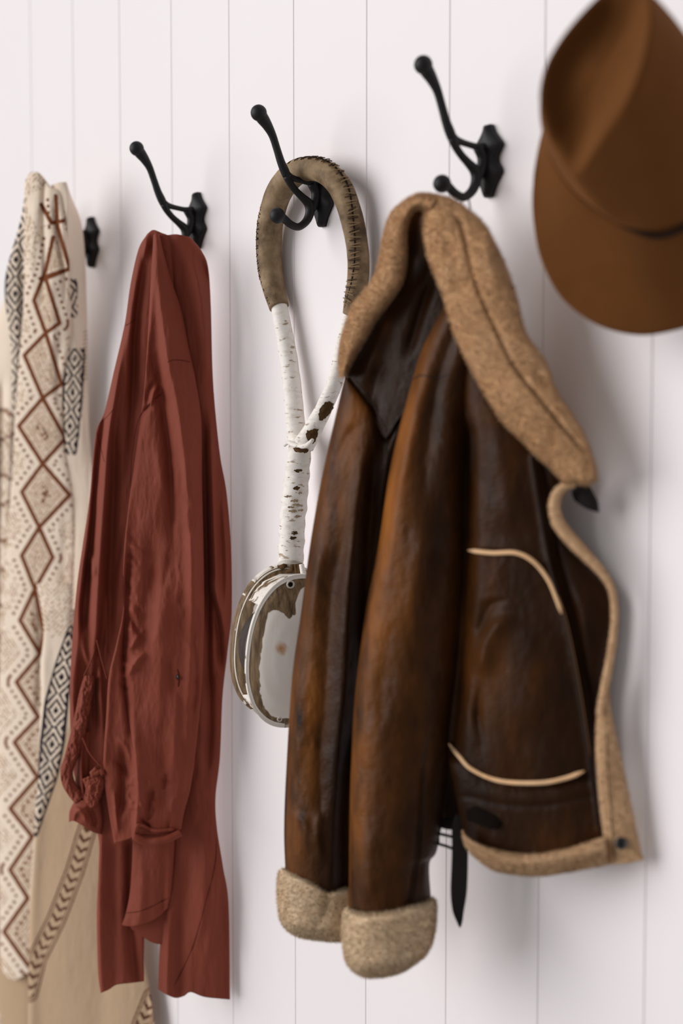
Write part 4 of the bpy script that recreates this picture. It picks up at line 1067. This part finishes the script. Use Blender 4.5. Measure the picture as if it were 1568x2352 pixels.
# near sleeve
J2 = patch('sleeve', [(1042, 630), (1024, 690), (994, 750), (966, 808), (946, 872), (922, 960), (893, 1090), (869, 1250), (846, 1370), (826, 1500), (811, 1650), (803, 1850), (800, 2085)],
    [(1085, 690), (1095, 800), (1098, 950), (1084, 1100), (1078, 1300), (1060, 1480), (1040, 1680), (1022, 1830), (1004, 1950), (986, 1985), (990, 2070)], off_near, M_HIDE, jacket, B=[(870, 2098), (935, 2090)], m=340, n=130, bulge=.052, power=.5, back=.02, lift=.014, round_top=.35,
    folds=[([(985, 800, 0), (955, 920, 1), (930, 1050, 1), (905, 1200, .8), (890, 1330, .3)], 6, 14, 20), ([(1045, 760, 1), (1010, 860, 1), (985, 1000, .8), (970, 1150, 0)], -8, 22, 18), ([(1040, 900), (1025, 1050), (1010, 1200)], 6, 26, 24),
           ([(975, 1180), (960, 1330), (950, 1480)], 6, 30, 30), ([(1010, 1240), (985, 1360), (960, 1440)], -6, 22, 16), ([(900, 1400), (880, 1550), (868, 1700)], -4, 26, 22), ([(960, 1560), (948, 1700), (950, 1850)], -4, 28, 28),
           ([(975, 1700, 0), (966, 1850, 1), (958, 1960, 1), (938, 2085, 1)], -5, 6, 6), ([(990, 1900), (975, 2000), (965, 2070)], 4, 12, 10), ([(850, 1900), (845, 2000), (850, 2080)], 4, 20, 20)], noise=[(1.8, 50, 120, 79), (0.9, 20, 26, 81)], attrs={'lit_edge_wear': lambda X, Y, U, V: np.exp(-((U - .06) / .16) ** 2) * np.interp(Y, [800, 1100, 1900, 2050], [.6, 1, .9, .5]) + .35 * np.exp(-((U - .3) / .2) ** 2 - ((Y - 1400) / 250) ** 2)})  # painted lit strip down the left edge, plus a fainter rubbed area
# seams
def sm_(p_, pts, r=1.8, n=50, extra=-.0002, mat=None, name='seam'): return seam(name, p_, pts, r, mat or seam_m.m, jacket, n=n, extra=extra, sides=8)
sm_(J0, [(797, 872), (826, 905), (852, 945), (872, 985), (885, 1008)]); sm_(J0, [(812, 868), (842, 905), (868, 950), (890, 992)])
sm_(J0, [(885, 1008), (905, 975), (930, 940)])
sm_(J1, [(888, 1010), (890, 1045), (876, 1130), (862, 1230), (848, 1330)], 2.4); sm_(J1, [(878, 1040), (866, 1130), (852, 1230), (838, 1330)], 1.5)
sm_(J2, [(948, 872), (968, 862), (1000, 868), (1030, 860)]); sm_(J2, [(978, 1690), (968, 1850), (958, 1960), (940, 2085)], 2.2)
sm_(J3, [(1068, 940), (1082, 980), (1086, 1050), (1078, 1090)], 2.0); sm_(J3, [(1070, 1300), (1068, 1180), (1070, 1060)], 1.6)
edge_m = Mat('worn_seam_edge', 0.8, 0.2); edge_m.color(srgb(96, 70, 44))
sm_(J3, [(1218, 1050), (1258, 1285), (1298, 1430), (1328, 1580), (1352, 1750), (1372, 1900)], 3.2, 90, .001, seam_m.m, 'front_edge')
sm_(J3, [(1283, 1370), (1304, 1440), (1332, 1580), (1356, 1740)], 1.5, 60, .0035, edge_m.m, 'worn_edge')
sm_(J3, [(1075, 1835), (1160, 1852), (1250, 1854), (1352, 1834)], 1.6)
pm_ = M_FUR
a_ = seam('piping', J3, [(1074, 1264), (1130, 1270), (1185, 1270), (1225, 1290), (1258, 1330), (1278, 1375), (1290, 1410)], 5.2, pm_, jacket, n=60, extra=.003, sides=10)
b_ = seam('piping', J3, [(1030, 1708), (1055, 1738), (1085, 1768), (1150, 1794), (1240, 1798), (1300, 1787), (1342, 1771)], 5.0, pm_, jacket, n=70, extra=.003, sides=10)
tag(a_, 'cream shearling piping'); tag(b_, 'cream shearling piping')
# front edge of turned-out fleece, placket, hem
def fur_tube(name, pts, off, mat, n=80, count=9000, length=.004, flat=1.0, lift=0.0, seed=1):
    c = smooth_curve(np.array(pts, float), n)
    P = at_off(c[:, 0], c[:, 1], off(c[:, 0], c[:, 1])); P = P + to_cam(P) * lift
    R = c[:, 2] * np.linalg.norm(P - CAM, axis=1) / F_PX
    V, F = tube_arrays(P, R, 18)
    G = V.reshape(n, 18, 3); G2 = np.concatenate([G, G[:, :1]], 1)
    Nn = G2 - P[:, None]; Nn /= np.linalg.norm(Nn, axis=-1)[..., None]
    fv, ff, fn = fur_fibres(G2, Nn, count=count, length=length, width=.0006, seed=seed)
    k = len(V)
    o = mesh_obj(name, np.vstack([V, fv]), F + (ff + k).tolist(), mat, jacket); fur_normals(o, fn); return o
fur_tube('fleece_edge', [(1318, 1112, 7), (1296, 1118, 10), (1278, 1138, 12), (1273, 1168, 13), (1284, 1204, 14), (1312, 1240, 14), (1348, 1278, 12), (1386, 1320, 9), (1406, 1360, 7.5), (1411, 1420, 7.5), (1403, 1500, 8.5), (1388, 1580, 9), (1378, 1640, 8)], lambda x, y: off_panel(x, y) + .006, M_TRIM, n=110, count=12000, length=.0022, lift=.004)
J5 = patch('placket', [(1383, 1575), (1371, 1640), (1368, 1720), (1374, 1820), (1386, 1920), (1396, 1986)], [(1394, 1560), (1404, 1640), (1428, 1750), (1452, 1860), (1468, 1940), (1477, 1975)], off_panel, M_TRIM, jacket, B=[(1436, 1983)], m=110, n=36, bulge=.006, back=.006, lift=.006, noise=JN,
    fur=dict(count=14000, length=.0022, width=.0005, seed=4))
seam('stitching', J5, [(1392, 1680), (1398, 1800), (1408, 1940), (1412, 1980)], 1.2, edge_m.m, jacket, n=50, extra=.002, sides=6)
J6 = patch('fleece_hem', [(1060, 1905), (1066, 1935), (1085, 1965)], [(1388, 1922), (1392, 1950), (1396, 1986)], off_panel, M_TRIM, jacket, T=[(1075, 1925), (1130, 1950), (1215, 1962), (1300, 1950)], B=[(1130, 1997), (1180, 2008), (1240, 2012), (1320, 2000)], m=40, n=150, bulge=.006, power=.35, back=.012, lift=.012, round_top=.5, round_bot=.5,
    folds=[([(1060, 1912, 1), (1130, 1962, 1), (1225, 1978, 1), (1395, 1948, 1)], 7, 22, 26)], noise=JN, fur=dict(count=15000, length=.0025, width=.0005, seed=5))
# collar
def lap_l(x, y): return np.interp(y, [440, 600, 900, 1110], [.020, .034, .036, .026])
J7 = patch('lapel', [(978, 470), (974, 520), (977, 560), (986, 597), (1007, 649), (1024, 698), (1040, 757), (1061, 806), (1094, 868), (1123, 918), (1156, 968), (1198, 1009), (1231, 1043), (1268, 1076), (1298, 1110)],
    [(1006, 450), (1042, 460), (1078, 484), (1115, 520), (1144, 574), (1169, 632), (1189, 698), (1206, 765), (1240, 812), (1262, 856), (1277, 898), (1318, 960), (1339, 997), (1359, 1051), (1371, 1100)], jk_off, M_FUR, jacket, T=[(988, 456)], B=[(1320, 1108), (1350, 1112)],
    m=260, n=90, bulge=.016, power=.45, back=.010, lift=lap_l, round_bot=.03,
    folds=[([(1040, 490, .3), (1056, 515, 1), (1071, 570, 1), (1084, 626, 1), (1104, 684, 1), (1146, 775, 1), (1183, 846, 1), (1241, 920, 1), (1291, 982, 1), (1349, 1049, .4)], -5, 5, 5),
           ([(1010, 560), (1030, 575), (1055, 600)], -3, 18, 18), ([(1025, 640), (1060, 650), (1090, 640)], -3, 20, 20), ([(1180, 820), (1200, 850), (1215, 880)], -3, 18, 18), ([(1110, 520), (1120, 600), (1150, 680)], 4, 16, 16), ([(1230, 820), (1238, 860), (1260, 900)], -3, 18, 18)],
    noise=[(1.8, 44, 60, 83), (0.5, 10, 10, 85)], fur=dict(count=60000, length=.0040, width=.00045, seed=6))
def col_l(x, y): return np.interp(y, [440, 520, 650, 860], [.020, .024, .022, .012])
J8 = patch('collar_roll', [(1004, 449), (960, 447), (928, 464), (899, 491), (883, 537), (874, 587), (862, 632), (841, 665), (813, 699), (797, 740), (785, 781), (780, 835), (784, 866)],
    [(984, 486), (962, 478), (945, 484), (934, 505), (929, 537), (930, 587), (925, 632), (912, 665), (887, 700), (860, 735), (838, 775), (812, 818), (790, 862)], jk_off, M_FUR, jacket, m=180, n=60, bulge=.022, power=.5, back=.022, lift=col_l, 
    noise=[(2.2, 30, 34, 87), (0.5, 10, 10, 89)], fur=dict(count=32000, length=.0040, width=.00045, seed=7))
tag(J7.obj, 'wide honey-coloured sheepskin lapel'); tag(J8.obj, 'rolled honey-coloured sheepskin collar')
# dark underside of the collar tip
J9 = patch('collar_underside', [(1318, 1112), (1312, 1130), (1318, 1150)], [(1352, 1112), (1372, 1150), (1376, 1178)], off_panel, strap_m.m, jacket, B=[(1345, 1168)], m=24, n=24, bulge=.006, back=.006, lift=-.004)
# cuffs
J10 = patch('cuff', [(644, 1994), (638, 2020), (638, 2070), (646, 2115), (664, 2140)], [(830, 2040), (834, 2070), (832, 2110), (826, 2160)], off_far, M_CUFF, jacket, T=[(680, 2003), (720, 2022), (756, 2040), (795, 2036)], B=[(695, 2152), (760, 2160)], m=60, n=80, bulge=.050, power=.5, back=.03, lift=.006, round_top=.14, round_bot=.28,
    folds=[([(750, 2040, 1), (745, 2090, 1), (720, 2140, .4)], -4, 10, 12)], noise=[(2.0, 40, 40, 91), (0.4, 9, 9, 93)], fur=dict(count=24000, length=.0040, width=.00045, seed=8))
J11 = patch('cuff', [(794, 2084), (788, 2110), (788, 2160), (795, 2205), (810, 2228)], [(998, 2062), (1001, 2085), (998, 2130), (990, 2165), (975, 2195)], off_near, M_CUFF, jacket, T=[(830, 2092), (880, 2090), (938, 2078)], B=[(845, 2243), (915, 2233)], m=70, n=90, bulge=.062, power=.5, back=.03, lift=.020, round_top=.14, round_bot=.28,
    noise=[(2.0, 40, 40, 95), (0.4, 9, 9, 97)], fur=dict(count=30000, length=.0040, width=.00045, seed=9))
tag(J10.obj, 'pale turned-back sheepskin cuff'); tag(J11.obj, 'pale turned-back sheepskin cuff')
# side strap and buckle, hanging tip
def flat_strap(name, pts, off, lift, thick=.002, n=40, mat=None):
    c = smooth_curve(np.array(pts, float), n)
    P = at_off(c[:, 0], c[:, 1], off(c[:, 0], c[:, 1])) ; P = P + to_cam(P) * lift
    R = c[:, 2] * np.linalg.norm(P - CAM, axis=1) / F_PX
    V, F = tube_arrays(P, R, 16, flat=.22, flat_dir=to_cam(P[n // 2]))
    return mesh_obj(name, V, F, mat or strap_m.m, jacket)
flat_strap('side_strap', [(1060, 1872, 14), (1056, 1900, 18), (1056, 1950, 18), (1055, 2000, 18.5), (1053, 2050, 18), (1052, 2090, 13), (1055, 2115, 7), (1056, 2130, 2)], jk_off, .004)
for pts in ([(1008, 1915), (1030, 1920), (1048, 1925)], [(1006, 1938), (1026, 1944), (1046, 1952)], [(1048, 1925), (1050, 1938), (1046, 1952)], [(1010, 1900), (1006, 1920), (1006, 1938)]):
    c = smooth_curve(np.array(pts, float), 14); P = at_off(c[:, 0], c[:, 1], jk_off(c[:, 0], c[:, 1])); tube('buckle_bar', P, 3.6 * 1.6 / F_PX, metal2.m if pts[0][1] > 1930 and pts[0][0] < 1010 else strap_m.m, jacket, 8)
flat_strap('side_strap', [(1004, 1888, 10), (1030, 1892, 13), (1056, 1890, 14)], jk_off, -.002)
# dark loop keeper on the front panel, snap on the placket
Q = on_patch(J3, [(1072, 1872), (1100, 1872), (1128, 1884), (1148, 1896)], 24, .002)
V, F = tube_arrays(Q, np.interp(np.linspace(0, 1, 24), [0, .3, .8, 1], [12, 22, 20, 8]) * 1.55 / F_PX, 14, flat=.25, flat_dir=to_cam(Q[12])); mesh_obj('belt_keeper', V, F, matte_m.m, jacket)
sp = on_patch(J5, [(1420, 1930), (1426, 1937), (1432, 1944)], 5, .0045)[2]
nrm = to_cam(sp); e1 = np.cross(nrm, [0, 0, 1.]); e1 /= np.linalg.norm(e1); e2 = np.cross(nrm, e1)
aa = np.linspace(0, 2 * math.pi, 25)
tube('snap_ring', sp + .0046 * (np.cos(aa)[:, None] * e1 + np.sin(aa)[:, None] * e2), .0016, metal2.m, jacket, 8, cap=False)
V, F = ball_arrays(sp - nrm * .001, .0034, 14, 8); mesh_obj('snap', V, F, strap_m.m, jacket)
# hanging loop over the hook
c = smooth_curve(np.array([(1040, 476), (1058, 466), (1068, 452), (1072, 446), (1076, 458), (1080, 480)], float), 24)
P = at_off(c[:, 0], c[:, 1], .078); tube('hanging_loop', P, .0009, strap_m.m, jacket, 6)
tag(jacket, 'brown leather shearling jacket with pale sheepskin collar and cuffs', 'jacket')
